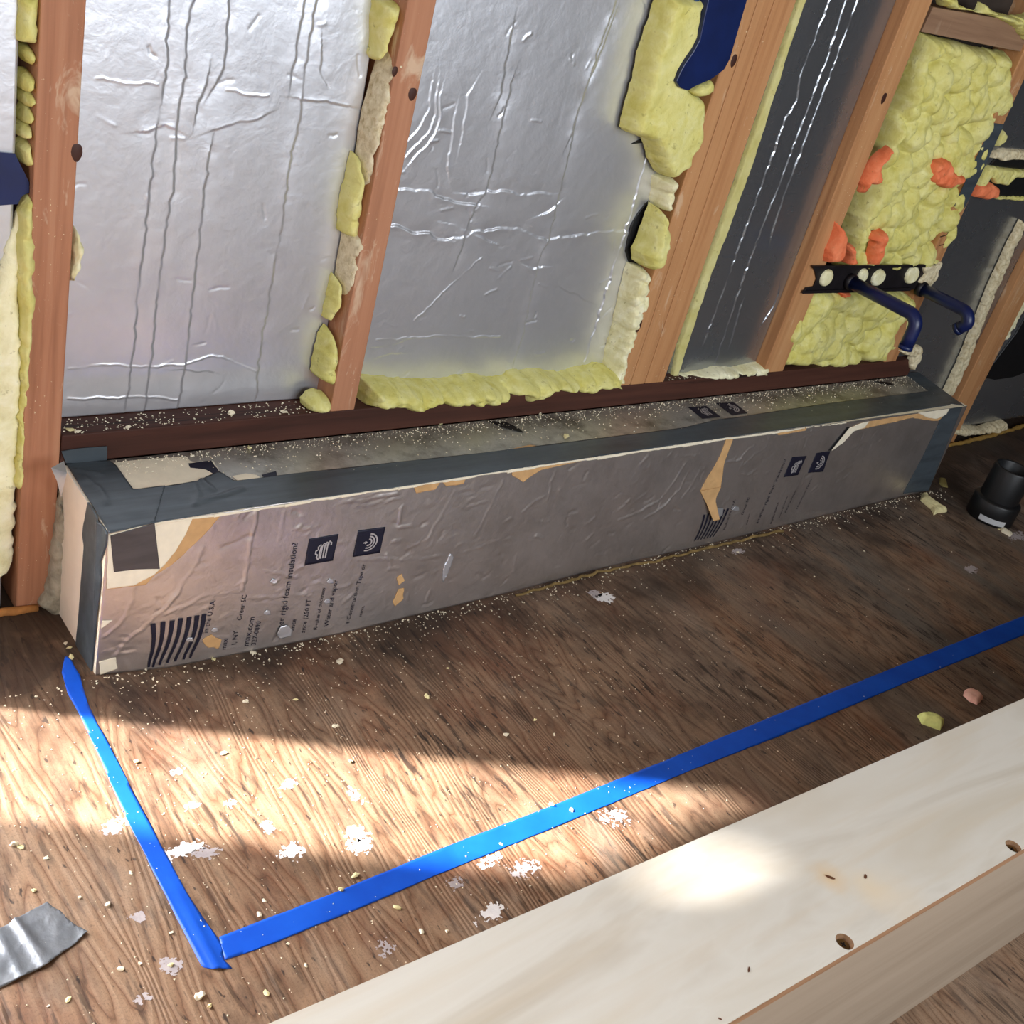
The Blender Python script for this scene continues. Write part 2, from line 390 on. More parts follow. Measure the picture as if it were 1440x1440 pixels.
# birch plywood
m = Mat('birch_plywood', .5, 0, .35)
w1 = m.noise(1, 4, .55, .9, m.coord((2.6, 12, 4))); w2 = m.noise(1, 3, .5, .4, m.coord((4, 60, 60)))
c = m.ramp(w1, [(.3, srgb(182, 171, 154)), (.5, srgb(202, 195, 183)), (.75, srgb(190, 179, 161))])
c = m.mix(m.math('MULTIPLY', m.mask(w2, .5, .7), .25), c, srgb(190, 170, 140))
for kx, ky, kr, ks, kc in ((1166, 1233, .022, .75, srgb(206, 174, 128)), (1222, 1248, .028, .6, srgb(214, 192, 158)), (1260, 1262, .04, .35, srgb(216, 196, 166))):
    kp = on_z(kx, ky, .25); vd = m.n('ShaderNodeVectorMath', operation='DISTANCE'); wob = m.n('ShaderNodeVectorMath', operation='ADD')
    nz = m.n('ShaderNodeTexNoise'); nz.inputs['Scale'].default_value = 40; m.l(m.pos, nz.inputs['Vector'])
    sc_ = m.n('ShaderNodeVectorMath', operation='SCALE'); sc_.inputs['Scale'].default_value = .02; m.l(nz.outputs['Color'], sc_.inputs[0])
    m.l(m.pos, wob.inputs[0]); m.l(sc_.outputs[0], wob.inputs[1]); m.l(wob.outputs[0], vd.inputs[0]); vd.inputs[1].default_value = tuple(kp+.01)
    k = m.ramp(vd.outputs['Value'], [(0, (ks, ks, ks, 1)), (kr*.45, (ks*.55, ks*.55, ks*.55, 1)), (kr, (0, 0, 0, 1))])
    c = m.mix(k, c, kc)
m.color(c); m.bump(w2, .08, .0006); BIRCH = m.m
BIRCH_SIDE = m_wood('shaded_birch_side', srgb(132, 116, 98), srgb(148, 132, 114), srgb(160, 144, 126), 'x', 0, .6, 0, .6)  # grey tan veneer, darkened further for the shade on the camera side
PLYEDGE = m_wood('plywood_edge', srgb(112, 80, 56), srgb(140, 104, 76), srgb(160, 124, 92), 'x', 0, .7)
STAIN = m_plain('birch_knot_stain', srgb(206, 178, 136), .55, 0, .3, .1, 60)

# ------------------------------------------------------------------ the room
X0, X1, Y0, Y1, ZC = -2.2, 4.6, -2.2, 0.25, 2.25
floor = tag(box('floor', X0, X1, Y0, Y1+.06, -.02, 0, PLY), 'weathered brown plywood floor with mould flecks and paint spots', kind='structure')
tag(box('ceiling', X0, X1, Y0, Y1+.06, ZC, ZC+.05, ROOMW), kind='structure')
tag(box('wall_right', X1, X1+.05, Y0, Y1+.06, 0, ZC, ROOMD), kind='structure')
def wall_with_hole(name, axis, a0, a1, p0, p1, holes, mat, parent=None, top=None):
    """wall slab along axis from a0 to a1 with openings (h0, h1, z0, z1) ordered along it"""
    bm = bmesh.new(); top = top or ZC
    def slab(u0, u1, v0, v1):
        if u1-u0 < 1e-4 or v1-v0 < 1e-4: return
        r = bmesh.ops.create_cube(bm, size=1)['verts']
        for v in r:
            u = (u0+u1)/2+v.co.x*(u1-u0); t = (p0+p1)/2+v.co.y*(p1-p0); z = (v0+v1)/2+v.co.z*(v1-v0)
            v.co = Vector((u, t, z)) if axis == 'x' else Vector((t, u, z))
    u = a0
    for h0, h1, z0, z1 in holes:
        slab(u, h0, 0, top); slab(h0, h1, 0, z0); slab(h0, h1, z1, top); u = h1
    slab(u, a1, 0, top)
    o = from_bm(name, bm, mat, parent)
    return o if parent else tag(o, kind='structure')
wall_back = wall_with_hole('wall_back', 'x', X0, X1, YF+.045, Y1, [(-1.285, -1.06, 1.370, 1.510), (-.852, -.386, .02, 1.0)], SHEATH)  # small upper hole is added, unseen, to throw a sun patch onto the birch top
tag(wall_back, 'timber framed wall with foil insulation between the studs')
wall_with_hole('wall_front', 'x', X0, X1, Y0-.05, Y0, [(-.5, 1.6, .70, 1.60)], ROOMW)
wall_with_hole('wall_left', 'y', Y0, Y1+.06, X0-.05, X0, [(-1.5, -.3, .8, 1.9)], ROOMW)

# studs of the back wall
def stud(x0, x1, z0, label, mat=STUD, y0=YS, z1=2.2):
    o = box('stud', x0, x1, y0, YF+.045, z0, z1, mat, wall_back, .0018, 2)
    o['label'] = label; return o
ZP0, ZP1 = .2100, .2495
s_jamb = stud(-.386, -.343, 0, 'pine stud beside the low daylight opening')
s_jamb2 = stud(-.895, -.852, 0, 'pine stud on the far side of the low daylight opening')
s1 = stud(-.047, -.004, 0, 'reddish pine stud left of the taped box, reaching the floor')
s2 = stud(.360, .399, ZP1, 'narrow pine stud between the two large silver foil panels')
s3a = stud(.916, .9465, ZP1, 'left board of the triple pine stud', STUD_R)
s3b = stud(.9475, .9815, ZP1, 'middle board of the triple pine stud', STUD_R)
s3c = stud(.9825, 1.030, ZP1, 'right board of the triple pine stud', STUD_R)
s4 = stud(1.306, 1.366, ZP1, 'pine stud left of the big yellow foam bay', STUD_R)
s5 = stud(1.712, 1.757, ZP1, 'pine stud with pencilled figures right of the yellow foam bay', STUD_R)
s6 = stud(2.115, 2.200, 0, 'pine stud behind the far end of the box', STUD_R)
plate = box('bottom_plate', -.003, 1.835, YS+.001, YF+.045, ZP0, ZP1, PLATE, wall_back, .002)
plate['label'] = 'dark reddish brown plate running above the box'
blk = prism('blocking', [on_y(x, y, YS+.006) for x, y in ((1313, 10), (1296, 45), (1450, 76), (1475, 38))], (0, .07, 0), BLOCK, wall_back, .0015)
blk['label'] = 'grey brown wood block above the yellow foam bay'
def knot(px, py, r, parent, ecc=1.5, y=YS):
    c = on_y(px, py, y); V = []; n = 14
    for ring, rr, dy in ((0, 1, -.0001), (1, .7, -.0007)):
        for k in range(n):
            a = 2*math.pi*k/n; V.append((c[0]+r*rr*math.cos(a), y+dy, c[2]+r*ecc*rr*math.sin(a)*(1+.1*math.sin(3*a))))
    V.append((c[0], y-.0008, c[2]))
    F_ = [(k, (k+1) % n, n+(k+1) % n, n+k) for k in range(n)]+[(n+k, n+(k+1) % n, 2*n) for k in range(n)]
    return mesh('knot', V, F_, KNOT, parent, True)
knot(555, 100, .004, s2); knot(580, 132, .006, s2, 1.3); knot(1243, 138, .006, s4, 1.6); knot(897, 458, .008, s3a, 1.7); knot(931, 190, .003, s3a); knot(1032, 85, .006, s3b, 1.6)
knot(108, 214, .006, s1, 1.6); knot(962, 236, .003, s3a)
# pencilled figures on the stud
def strokes(name, uvs_list, w, surf, nrm, mat, parent, off=.0006):
    bm = bmesh.new()
    for uv in uvs_list:
        uv = np.array(uv, float)
        P = surf(uv[:, 0], uv[:, 1])+np.array(nrm)*off
        L_ = []; R_ = []
        for i in range(len(uv)):
            t = P[min(i+1, len(P)-1)]-P[max(i-1, 0)]; t = t/(np.linalg.norm(t)+1e-12); s = np.cross(t, nrm)*(w[i] if hasattr(w, '__len__') else w)/2
            L_.append(bm.verts.new(tuple(P[i]+s))); R_.append(bm.verts.new(tuple(P[i]-s)))
        for i in range(len(uv)-1): bm.faces.new((L_[i], L_[i+1], R_[i+1], R_[i]))
    me = bpy.data.meshes.new(name); 
    bm.normal_update()
    for f in bm.faces:
        if f.normal.dot(Vector(nrm)) < 0: f.normal_flip()
    bm.to_mesh(me); bm.free()
    return link(name, me, mat, parent)
pen = [wall_uv(p, YS) for p in ([(1341, 305), (1337, 313)], [(1344, 306), (1346, 308), (1342, 314), (1341, 317), (1345, 316)], [(1322, 333), (1338, 328)], [(1330, 338), (1334, 322)], [(1321, 345), (1330, 343), (1327, 348)])]
strokes('pencil_mark', pen, .0022, wall_surf(YS), (0, -1, 0), BLACK, s5)

# ------------------------------------------------------------------ foil faced panels between the studs
def foil_disp(Xg, Zg, creases, seed, noise_amp=.0016, nshort=60, xr=None, zr=None, small=.0008):
    r = np.random.default_rng(seed)
    D = noise_amp*1.3*fnoise(Xg*7+seed, Zg*5, 2) + .0003*fnoise(Xg*70+seed, Zg*60, 3)
    P = np.stack([Xg.ravel(), Zg.ravel()], 1); out = np.zeros(len(P))
    def add(poly, w, amp, step):
        poly = np.array(poly, float); lo = poly.min(0)-.03; hi = poly.max(0)+.03
        m_ = (P[:, 0] > lo[0]) & (P[:, 0] < hi[0]) & (P[:, 1] > lo[1]) & (P[:, 1] < hi[1])
        if not m_.any(): return
        q = P[m_]; d, _, s = seg_dist(q, poly, False); k_ = np.clip(.75+1.6*fnoise(q[:, 0]*30+seed, q[:, 1]*30, 2), .15, 1.5)
        out[m_] += k_*(amp*np.exp(-(d/w)**2) + step*s*np.tanh(d/w)*np.exp(-d/.010))
    for poly, amp, step in creases:
        poly = np.array(poly); dense = [poly[0]]
        for a, b in zip(poly[:-1], poly[1:]):
            k = max(1, int(np.linalg.norm(b-a)/.006))
            for j in range(1, k+1):
                p = a+(b-a)*j/k; dense.append(p+.0075*np.array([fnoise(p[0]*90, p[1]*90+seed), fnoise(p[0]*90+50, p[1]*90)]) if j < k else p)
        add(dense, .0011, amp*.6, step)
    for _ in range(nshort):
        c = np.array([r.uniform(*xr), r.uniform(*zr)]); a = r.uniform(0, math.pi); l = r.uniform(.006, .024)
        a = r.choice([a, r.normal(.15, .25)])
        t = np.array([math.cos(a), math.sin(a)]); n_ = np.array([-t[1], t[0]])
        add([c-t*l/2, c+n_*r.uniform(-.002, .002), c+t*l/2], .002, r.uniform(-1, 1)*small, 0)
    return D+out.reshape(Xg.shape)
def foil_panel(name, x0, x1, z0, z1, y, creases, seed, mat, step=.00125, thick=.04, zfine=.97, nshort=70, edge=None, **kw):
    xs = np.linspace(x0, x1, int((x1-x0)/step)+1)
    zs = np.linspace(z0, min(zfine, z1), int((min(zfine, z1)-z0)/step)+1)
    if z1 > zfine: zs = np.concatenate([zs, np.linspace(zfine, z1, 40)[1:]])
    Xg, Zg = np.meshgrid(xs, zs, indexing='ij')
    D = foil_disp(Xg, Zg, creases, seed, xr=(x0, x1), zr=(z0, zfine), nshort=nshort, **kw)
    Xw = Xg.copy()
    if edge: 
        t = (Xg-x0)/(x1-x0); Xw = Xg + t*np.interp(Zg, edge[0], edge[1])
    nx, nz = Xg.shape; V = np.stack([Xw, y-D, Zg], -1).reshape(-1, 3)
    I = np.arange(nx*nz).reshape(nx, nz)
    Fc = np.stack([I[:-1, :-1], I[1:, :-1], I[1:, 1:], I[:-1, 1:]], -1).reshape(-1, 4)
    ring = np.concatenate([I[:, 0], I[-1, 1:], I[-2::-1, -1], I[0, -2:0:-1]])
    B = V[ring].copy(); B[:, 1] = y+thick; nb = len(ring); b0 = len(V)
    side = np.stack([np.roll(ring, -1), ring, b0+np.arange(nb), b0+(np.arange(nb)+1) % nb], -1)
    me = bpy.data.meshes.new(name); me.from_pydata(np.concatenate([V, B]).tolist(), [], Fc.tolist()+side.tolist())
    o = link(name, me, mat, None, True); o.data.polygons.foreach_set('use_smooth', np.r_[np.ones(len(Fc)), np.zeros(nb)].astype(bool)); return o
def cr(px, amp=-.0013, step=.0006, y=YF):
    if amp < 0: amp, step = amp*.3, -.0006-.4*abs(amp)     # fold that drops away to the right: a dark line
    return (wall_uv(px, y), amp, step)
P1c = [cr([(284, -40), (280, 0), (268, 40), (268, 80), (262, 130), (255, 160), (252, 200), (248, 270), (237, 310), (230, 370), (222, 430), (217, 480), (208, 540), (203, 577)], -.0016, .0009),
       cr([(243, 0), (240, 50), (238, 110), (232, 135)]), cr([(223, 185), (218, 240), (210, 300), (203, 350), (195, 410), (190, 480), (182, 540), (176, 580)]),
       cr([(335, -30), (328, 30), (322, 95), (312, 115)], -.0017), cr([(298, 110), (290, 135), (282, 155)]), cr([(300, 215), (290, 290), (280, 360), (272, 430), (266, 480), (258, 530), (250, 575)], -.0014, .0008),
       cr([(440, 0), (430, 50), (418, 110)]), cr([(463, -30), (458, 0), (445, 60), (437, 110), (432, 160), (415, 230), (403, 310), (390, 370), (375, 450), (368, 490), (360, 560)], -.001, .0014),
       cr([(137, 110), (170, 115), (225, 119)], .0013, 0), cr([(325, 127), (385, 135)], .0013, 0), cr([(430, 140), (455, 143), (500, 150)], .0012), cr([(463, 75), (460, 100), (466, 115)]),
       cr([(97, 518), (160, 512), (200, 516), (262, 512), (300, 500), (320, 505), (360, 522)], .0018, 0), cr([(96, 560), (150, 560), (195, 557), (250, 562)], .0018, 0),
       cr([(260, 520), (300, 523)], .0012), cr([(205, 185), (235, 175), (245, 180)], .001), cr([(310, 182), (340, 172), (375, 165)], .001)]
p1a = wall_uv([(530, 0), (443, 560)], YF)
foil1 = foil_panel('foil_insulation', -.003, float(p1a[1, 0])+.002, ZP1+.001, 2.18, YF, P1c, 3, FOIL, edge=((.26, float(p1a[0, 1])), (0, float(p1a[0, 0]-p1a[1, 0]))))
tag(foil1, 'silver foil insulation panel between the leftmost stud and the narrow stud', 'foil panel')
P2c = [cr([(720, 45), (710, 97), (703, 137)], -.0017), cr([(720, 115), (702, 190), (693, 240), (682, 273), (667, 293), (657, 323), (640, 373)], -.0015, .001),
       cr([(872, -30), (867, 0), (843, 67), (827, 117), (813, 160), (793, 247), (780, 300), (773, 337), (760, 363), (747, 420), (733, 480), (716, 530)], -.0024, .0016), cr([(862, 30), (840, 90), (822, 130), (803, 190)], -.0015),
       cr([(912, 215), (877, 333), (840, 453), (822, 512)], .002, .0008), cr([(563, 266), (603, 267), (620, 277), (640, 284), (667, 287)], -.0014), cr([(660, 273), (687, 268), (737, 272), (780, 272)], -.001),
       cr([(550, 317), (580, 327), (605, 327), (615, 336), (657, 333), (665, 325), (693, 323), (727, 320), (753, 332), (773, 337), (800, 332), (830, 328), (863, 323), (880, 325)], -.0016, .0006), cr([(635, 315), (665, 327), (690, 340)]),
       cr([(677, 363), (640, 395), (583, 450)], .0015, 0), cr([(530, 478), (575, 476), (620, 472), (660, 474), (703, 473)], .0016, 0), cr([(793, 407), (815, 415), (825, 423)], .001),
       cr([(745, 376), (760, 376)]), cr([(765, 300), (780, 290)]), cr([(616, 120), (613, 160), (600, 190), (575, 215)], .001), cr([(608, 115), (605, 150), (590, 180), (572, 200)], .001), cr([(620, 130), (618, 170), (607, 195), (580, 225)], .001),
       cr([(640, 160), (630, 240)], .0006), cr([(660, 130), (648, 200)], .0006), cr([(540, 500), (552, 496), (562, 497)], .001), cr([(530, 488), (550, 484), (566, 480)], .001)]
foil2 = foil_panel('foil_insulation', .400, .9155, ZP1+.001, 2.18, YF, P2c, 11, FOIL, nshort=110)
tag(foil2, 'creased silver foil insulation panel between the narrow stud and the triple stud', 'foil panel')
Y3 = YS+.026
def c3(p, a=.0012, s=.0006): return (wall_uv(p, Y3), a*.7, .0011)
P3c = [c3([(1170, -10), (1157, 27), (1127, 103), (1120, 143), (1103, 170), (1083, 227), (1063, 283), (1048, 323), (1023, 393), (992, 477)], .0013, -.0008), c3([(1193, -10), (1167, 73), (1140, 143), (1107, 230), (1077, 307), (1053, 370), (1020, 467), (1005, 515)], .0013, -.0014),
       c3([(1210, -10), (1173, 90), (1153, 143), (1103, 273), (1085, 330)], .001, .001), c3([(1042, 430), (1028, 480)]), c3([(1095, 410), (1088, 430), (1075, 450)], .001)]
foil3 = foil_panel('foil_insulation', 1.031, 1.3055, ZP1+.001, 2.18, Y3, P3c, 23, FOIL_SHADED, nshort=60, noise_amp=.0008)
tag(foil3, 'narrow dark grey foil panel with three bright creases right of the triple stud', 'foil panel')
bayback = box('sheathing_board', 1.367, 1.711, YF+.02, YF+.045, ZP1, 2.18, SHEATH, wall_back)
foil4 = foil_panel('foil_insulation', 1.758, 2.114, .002, 2.18, YS+.02, [], 31, FOIL_SHADED, step=.004, nshort=40)
tag(foil4, 'shadowed dark foil panel behind the blue tubes near the far end of the box', 'foil panel')
foil5 = foil_panel('foil_insulation', 2.201, 2.75, .03, 2.18, YS+.02, [], 37, FOIL_SHADED, step=.005, nshort=40)
tag(foil5, 'dark foil panel at the right edge above the black pipe fitting', 'foil panel')
foil0 = foil_panel('foil_insulation', -.342, -.062, .002, 2.18, YS+.014, [], 41, FOIL, step=.003, nshort=90)
tag(foil0, 'sliver of foil panel at the left edge of the picture beside the reddish stud', 'foil panel')
box('sheathing_board', 2.86, X1, YS+.02, YF+.045, .03, 2.18, FOIL_SHADED, wall_back)
wall_with_hole('sheathing_board', 'x', X0, -.896, YS+.02, YF+.044, [(-1.285, -1.06, 1.370, 1.510)], FOIL, wall_back, 2.18)  # same added hole, letting the sun through to the birch top
stud(2.76, 2.85, 0, 'pine stud beyond the right edge', STUD_R)
# foil header over the low opening
box('header', -.852, -.386, YS, YF+.045, 1.0, 1.09, STUD, wall_back)

# ------------------------------------------------------------------ spray foam
N_W = (0, -1, 0)
FRAMES = ((-.047, -.004, 0), (.360, .399, ZP1), (.916, 1.030, ZP1), (1.306, 1.366, ZP1), (1.712, 1.757, ZP1), (2.115, 2.200, 0))
def framed(x, z):
    return (ZP0 < z < ZP1 and -.003 < x < 1.835) or any(a < x < b and z > c for a, b, c in FRAMES)
def foam(label, px, y, T, R, mat=FOAM, cell=.02, amp=.45, step=.0022, rag=.0026, name='spray_foam', group=None, rough=.12, ysurf=None):
    if ysurf is None: ysurf = y-T*.5
    uv = []
    for p in px:
        q = on_y(p[0], p[1], YS)
        uv.append(q[[0, 2]] if (framed(q[0], q[2]) and y > YS) else on_y(p[0], p[1], min(y-.001, max(ysurf, y-.008)) if y > YS else ysurf)[[0, 2]])
    poly = ragged(np.array(uv), .004, rag)
    o = sheet(name, poly, step, wall_surf(y), lumpy(T, R, cell, amp, rough=rough), N_W, mat, skirt=.006)
    return tag(o, label, 'spray foam', group)
foam('yellow foam bead under the creased foil panel, along the dark plate', [(508, 532), (540, 534), (600, 538), (640, 533), (665, 528), (690, 534), (716, 530), (718, 524), (760, 522), (790, 526), (820, 518), (846, 513), (862, 518), (860, 540), (848, 548), (810, 545), (780, 552), (750, 548), (722, 556), (720, 545), (700, 549), (690, 558), (655, 562), (640, 555), (620, 563), (603, 556), (570, 570), (540, 575), (512, 577), (502, 574)], YF-.004, .045, .014, cell=.020, amp=.55, ysurf=YS+.002)
foam('yellow foam bead at the top of the narrow stud left side', [(533, 0), (557, 0), (554, 25), (545, 50), (535, 80), (528, 88), (524, 80), (528, 30)], YF-.006, .024, .012, cell=.022, ysurf=YF-.02)
foam('slim yellow foam bead on the left side of the narrow stud, middle of the photo', [(500, 215), (505, 235), (508, 262), (506, 300), (500, 330), (488, 334), (480, 326), (482, 300), (490, 260), (496, 235)], YF-.006, .024, .010, cell=.022, ysurf=YF-.02)
foam('short yellow foam bead beside the narrow stud above the pointed one', [(472, 388), (478, 395), (478, 420), (472, 440), (466, 452), (460, 450), (465, 420)], YF-.006, .022, .009, cell=.02, ysurf=YF-.02)
foam('pointed yellow foam bead low on the left side of the narrow stud', [(461, 460), (468, 475), (470, 495), (468, 520), (460, 538), (452, 534), (442, 525), (448, 500), (454, 475)], YF-.008, .030, .011, cell=.024, ysurf=YF-.024)
foam('round yellow foam ball on the plate left of the narrow stud', [(446, 551), (458, 554), (462, 565), (456, 575), (442, 578), (430, 573), (429, 565), (436, 556)], YF-.02, .034, .016, cell=.03, amp=.2, ysurf=YS+.004)
foam('dusty cut foam strip on the left face of the narrow stud', [(556, 30), (566, 0), (572, 0), (560, 60), (548, 130), (536, 210), (524, 290), (512, 370), (503, 430), (494, 455), (476, 456), (480, 420), (478, 390), (488, 330), (504, 320), (508, 270), (506, 225), (515, 165), (533, 100), (545, 60)], YF-.008, .030, .006, FOAM_DIRT, .012, .25, ysurf=YF-.028, rag=.001)
big = foam('large smeared yellow foam patch between the foil panel and the triple stud', [(932, -8), (1000, -8), (985, 8), (973, 10), (972, 30), (966, 60), (962, 72), (960, 95), (953, 115), (962, 125), (978, 133), (981, 150), (978, 170), (977, 190), (970, 203), (962, 215), (960, 230), (945, 240), (935, 248), (928, 244), (921, 232), (912, 205), (908, 196), (895, 190), (878, 183), (886, 150), (897, 115), (905, 75), (915, 45), (925, 15)], YF-.012, .036, .012, cell=.05, amp=.14, rough=.10, ysurf=YS-.001)
foam('yellow foam lump beside the black hole left of the triple stud', [(921, 288), (928, 298), (930, 318), (928, 338), (922, 345), (918, 362), (910, 373), (903, 374), (895, 368), (896, 352), (905, 332), (912, 312), (918, 296)], YF-.016, .040, .012, cell=.03, amp=.3, ysurf=YS-.004)
foam('small yellow foam tab under the navy box', [(1000, 113), (1005, 118), (1003, 130), (995, 136), (983, 138), (974, 132), (976, 126), (988, 119)], YS-.002, .012, .008, cell=.02, amp=.2)
foam('pale foam strip down the lower left edge of the triple stud', [(925, 250), (938, 245), (932, 275), (928, 290), (920, 290)] , YF-.006, .036, .006, FOAM_PALE, .014, .3, ysurf=YS+.004)
foam('crumbly pale foam seam between the creased foil and the triple stud', [(888, 372), (902, 374), (899, 392), (900, 410), (895, 430), (885, 445), (880, 465), (872, 480), (868, 505), (866, 530), (862, 546), (850, 548), (852, 520), (862, 480), (872, 440), (880, 405)], YF-.006, .036, .006, FOAM_PALE, .012, .35, ysurf=YS+.004)
foam('straight pale yellow foam seam along the right edge of the triple stud', [(1124, -8), (1136, -8), (1115, 50), (1092, 122), (1060, 225), (1025, 320), (1000, 385), (978, 450), (962, 500), (952, 530), (944, 530), (952, 490), (972, 430), (1000, 350), (1030, 265), (1060, 180), (1092, 90)], Y3+.004, .012, .004, FOAM_SEAM, .03, .08, ysurf=Y3-.004, rag=.0012)
foam('ragged pale foam crust at the foot of the dark grey foil panel', [(938, 535), (955, 527), (985, 522), (1010, 516), (1030, 518), (1055, 512), (1080, 508), (1084, 518), (1070, 524), (1040, 526), (1010, 530), (980, 534), (955, 540)], Y3+.002, .026, .007, FOAM_PALE, .012, .35, ysurf=YS+.003, rag=.0018)
foam('pale foam at the lower right edge of the dark grey foil panel', [(1111, 425), (1115, 440), (1108, 470), (1100, 490), (1090, 510), (1084, 508), (1092, 480), (1102, 450)], Y3+.001, .012, .004, FOAM_PALE, .010, .4, rag=.002)
bay = foam('big lumpy yellow foam fill in the stud bay above the black strap', [(1295, 45), (1310, 48), (1322, 54), (1345, 58), (1370, 66), (1400, 72), (1433, 75), (1434, 95), (1424, 112), (1410, 122), (1404, 145), (1396, 158), (1384, 180), (1378, 198), (1370, 220), (1362, 240), (1356, 260), (1342, 268), (1340, 285), (1332, 302), (1326, 325), (1312, 345), (1305, 372), (1255, 376), (1190, 378), (1176, 374), (1188, 340), (1196, 300), (1214, 262), (1228, 215), (1252, 160), (1275, 100), (1290, 60)], YF-.002, .0345, .02, cell=.027, amp=.85, step=.0026, rough=.16, rag=.003, ysurf=YS+.004)
bay2 = foam('lumpy yellow foam fill in the stud bay below the black strap', [(1140, 408), (1270, 408), (1270, 430), (1262, 455), (1258, 470), (1247, 490), (1250, 498), (1240, 502), (1215, 506), (1185, 508), (1160, 510), (1140, 512), (1100, 517), (1098, 505), (1112, 470), (1128, 435)], YF-.002, .0350, .016, cell=.032, amp=.75, step=.0026, rough=.16, rag=.003, ysurf=YS+.004)
foam('orange foam blob at the right edge of the yellow foam bay', [(1318, 230), (1330, 224), (1337, 228), (1338, 240), (1346, 245), (1355, 248), (1348, 258), (1332, 266), (1322, 262), (1311, 258), (1312, 240)], YS-.001, .020, .009, FOAM_OR, .02, .3, ysurf=YS-.010)
foam('orange foam streak at the left edge of the yellow foam bay', [(1254, 208), (1257, 214), (1245, 225), (1236, 232), (1238, 248), (1232, 258), (1222, 260), (1214, 272), (1216, 258), (1224, 238), (1234, 224)], YS-.001, .020, .009, FOAM_OR, .02, .3, ysurf=YS-.010)
foam('long orange foam dribble low on the left of the yellow bay', [(1180, 314), (1190, 330), (1186, 350), (1178, 368), (1162, 370), (1165, 355), (1173, 335)], YS-.001, .020, .009, FOAM_OR, .02, .3, ysurf=YS-.010)
foam('orange foam dribble just above the middle of the black strap', [(1232, 330), (1245, 326), (1243, 342), (1238, 358), (1232, 372), (1222, 374), (1226, 358), (1230, 344), (1226, 338)], YS-.001, .020, .009, FOAM_OR, .02, .3, ysurf=YS-.010)
foam('small orange foam dab between the two dribbles above the strap', [(1192, 346), (1202, 346), (1200, 358), (1206, 370), (1192, 372), (1194, 360)], YS-.001, .020, .009, FOAM_OR, .02, .3, ysurf=YS-.010)
foam('orange foam dab just below the black strap', [(1181, 411), (1196, 411), (1192, 418), (1186, 419)], YS+.002, .012, .005, FOAM_OR, .02, .3, ysurf=YS-.005)
foam('orange foam blob beside the black slots at the right edge', [(1378, 262), (1395, 258), (1403, 264), (1404, 278), (1385, 280), (1370, 278)], YS+.014, .016, .008, FOAM_OR, .02, .3, ysurf=YS+.004)
foam('yellow foam filling along the upper left edge of the reddish stud', [(27, -8), (60, -8), (57, 30), (54, 60), (46, 62), (32, 62), (25, 58)], YS+.016, .018, .010, FOAM, .02, .35, ysurf=YS+.004)
for q, (px, py, r_, w) in enumerate(((37, 75, 11, 'uppermost of the foam blobs between the left foil and the reddish stud'), (36, 112, 13, 'ring shaped foam blob left of the reddish stud'), (37, 137, 11, 'foam blob just below the ring shaped one'), (37, 160, 12, 'round foam blob in the middle of the row left of the reddish stud'), (35, 183, 11, 'foam blob above the knobbly one left of the reddish stud'), (37, 214, 15, 'knobbly foam blob just above the blue tape piece'))):
    foam(w, [(px+r_*math.cos(a)*(.92 if k % 2 else 1), py+r_*1.15*math.sin(a)) for k, a in enumerate(np.linspace(0, 2*math.pi, 11)[:-1])], YS+.03, .030, .012, FOAM, .02, .3, ysurf=YS+.006, name='spray_foam_blob', group='foam blobs left of the reddish stud')
foam('long yellow foam bead along the lower left edge of the reddish stud', [(42, 278), (50, 285), (49, 320), (50, 360), (47, 400), (52, 430), (46, 455), (46, 490), (42, 520), (40, 560), (36, 610), (34, 660), (33, 686), (21, 690), (24, 640), (27, 590), (30, 540), (29, 500), (30, 440), (26, 400), (24, 350), (28, 300)], YS+.012, .018, .008, FOAM, .018, .35, ysurf=YS+.002)
foam('whitish smeared foam over the sliver of foil at the left edge', [(30, 290), (32, 360), (28, 430), (30, 520), (26, 600), (24, 690), (20, 760), (18, 800), (-40, 860), (-60, 560), (-20, 480), (-10, 430), (5, 360), (18, 320)], YS+.013, .007, .010, FOAM_PALE, .03, .5, step=.003, ysurf=YS+.008, rag=.004)
foam('peeling white foam skin on the right edge of the reddish stud', [(106, 318), (112, 335), (118, 350), (114, 375), (108, 390), (101, 400), (100, 385), (104, 360), (103, 335)], YS+.010, .016, .006, FOAM_PALE, .02, .2, ysurf=YS)
foam('white and yellow foam at the top right corner above the wood block', [(1316, -6), (1345, -6), (1346, 6), (1366, 14), (1380, 16), (1384, 6), (1396, 14), (1398, 22), (1412, 20), (1428, 24), (1450, 30), (1450, 50), (1436, 48), (1420, 34), (1400, 24), (1370, 16), (1330, 10)], YS+.012, .022, .008, FOAM, .018, .45, ysurf=YS+.001)
foam('yellow foam dab at the right end of the wood block', [(1428, 24), (1450, 20), (1450, 56), (1440, 56), (1430, 44)], YS+.01, .026, .01, FOAM, .02, .35, ysurf=YS-.008)
foam('small leaf shaped foam dab beside the dark tape strip at right', [(1412, 184), (1416, 190), (1413, 200), (1402, 208), (1404, 196)], YS+.019, .008, .004, FOAM, .02, .2)
foam('frayed pale foam above the upper black slot', [(1398, 214), (1412, 209), (1440, 212), (1460, 214), (1460, 226), (1436, 224), (1410, 226), (1396, 222)], YS+.019, .010, .004, FOAM_DIRT, .010, .5, rag=.002)
foam('pale yellow foam between the two black slots', [(1386, 240), (1394, 234), (1420, 238), (1460, 242), (1460, 250), (1424, 250), (1414, 260), (1398, 258), (1392, 248), (1376, 268), (1368, 278), (1372, 266)], YS+.018, .012, .004, FOAM, .012, .4)
foam('thin foam line under the lower black slot', [(1400, 275), (1440, 276), (1460, 277), (1460, 283), (1420, 281), (1400, 280)], YS+.019, .008, .003, FOAM, .012, .4)
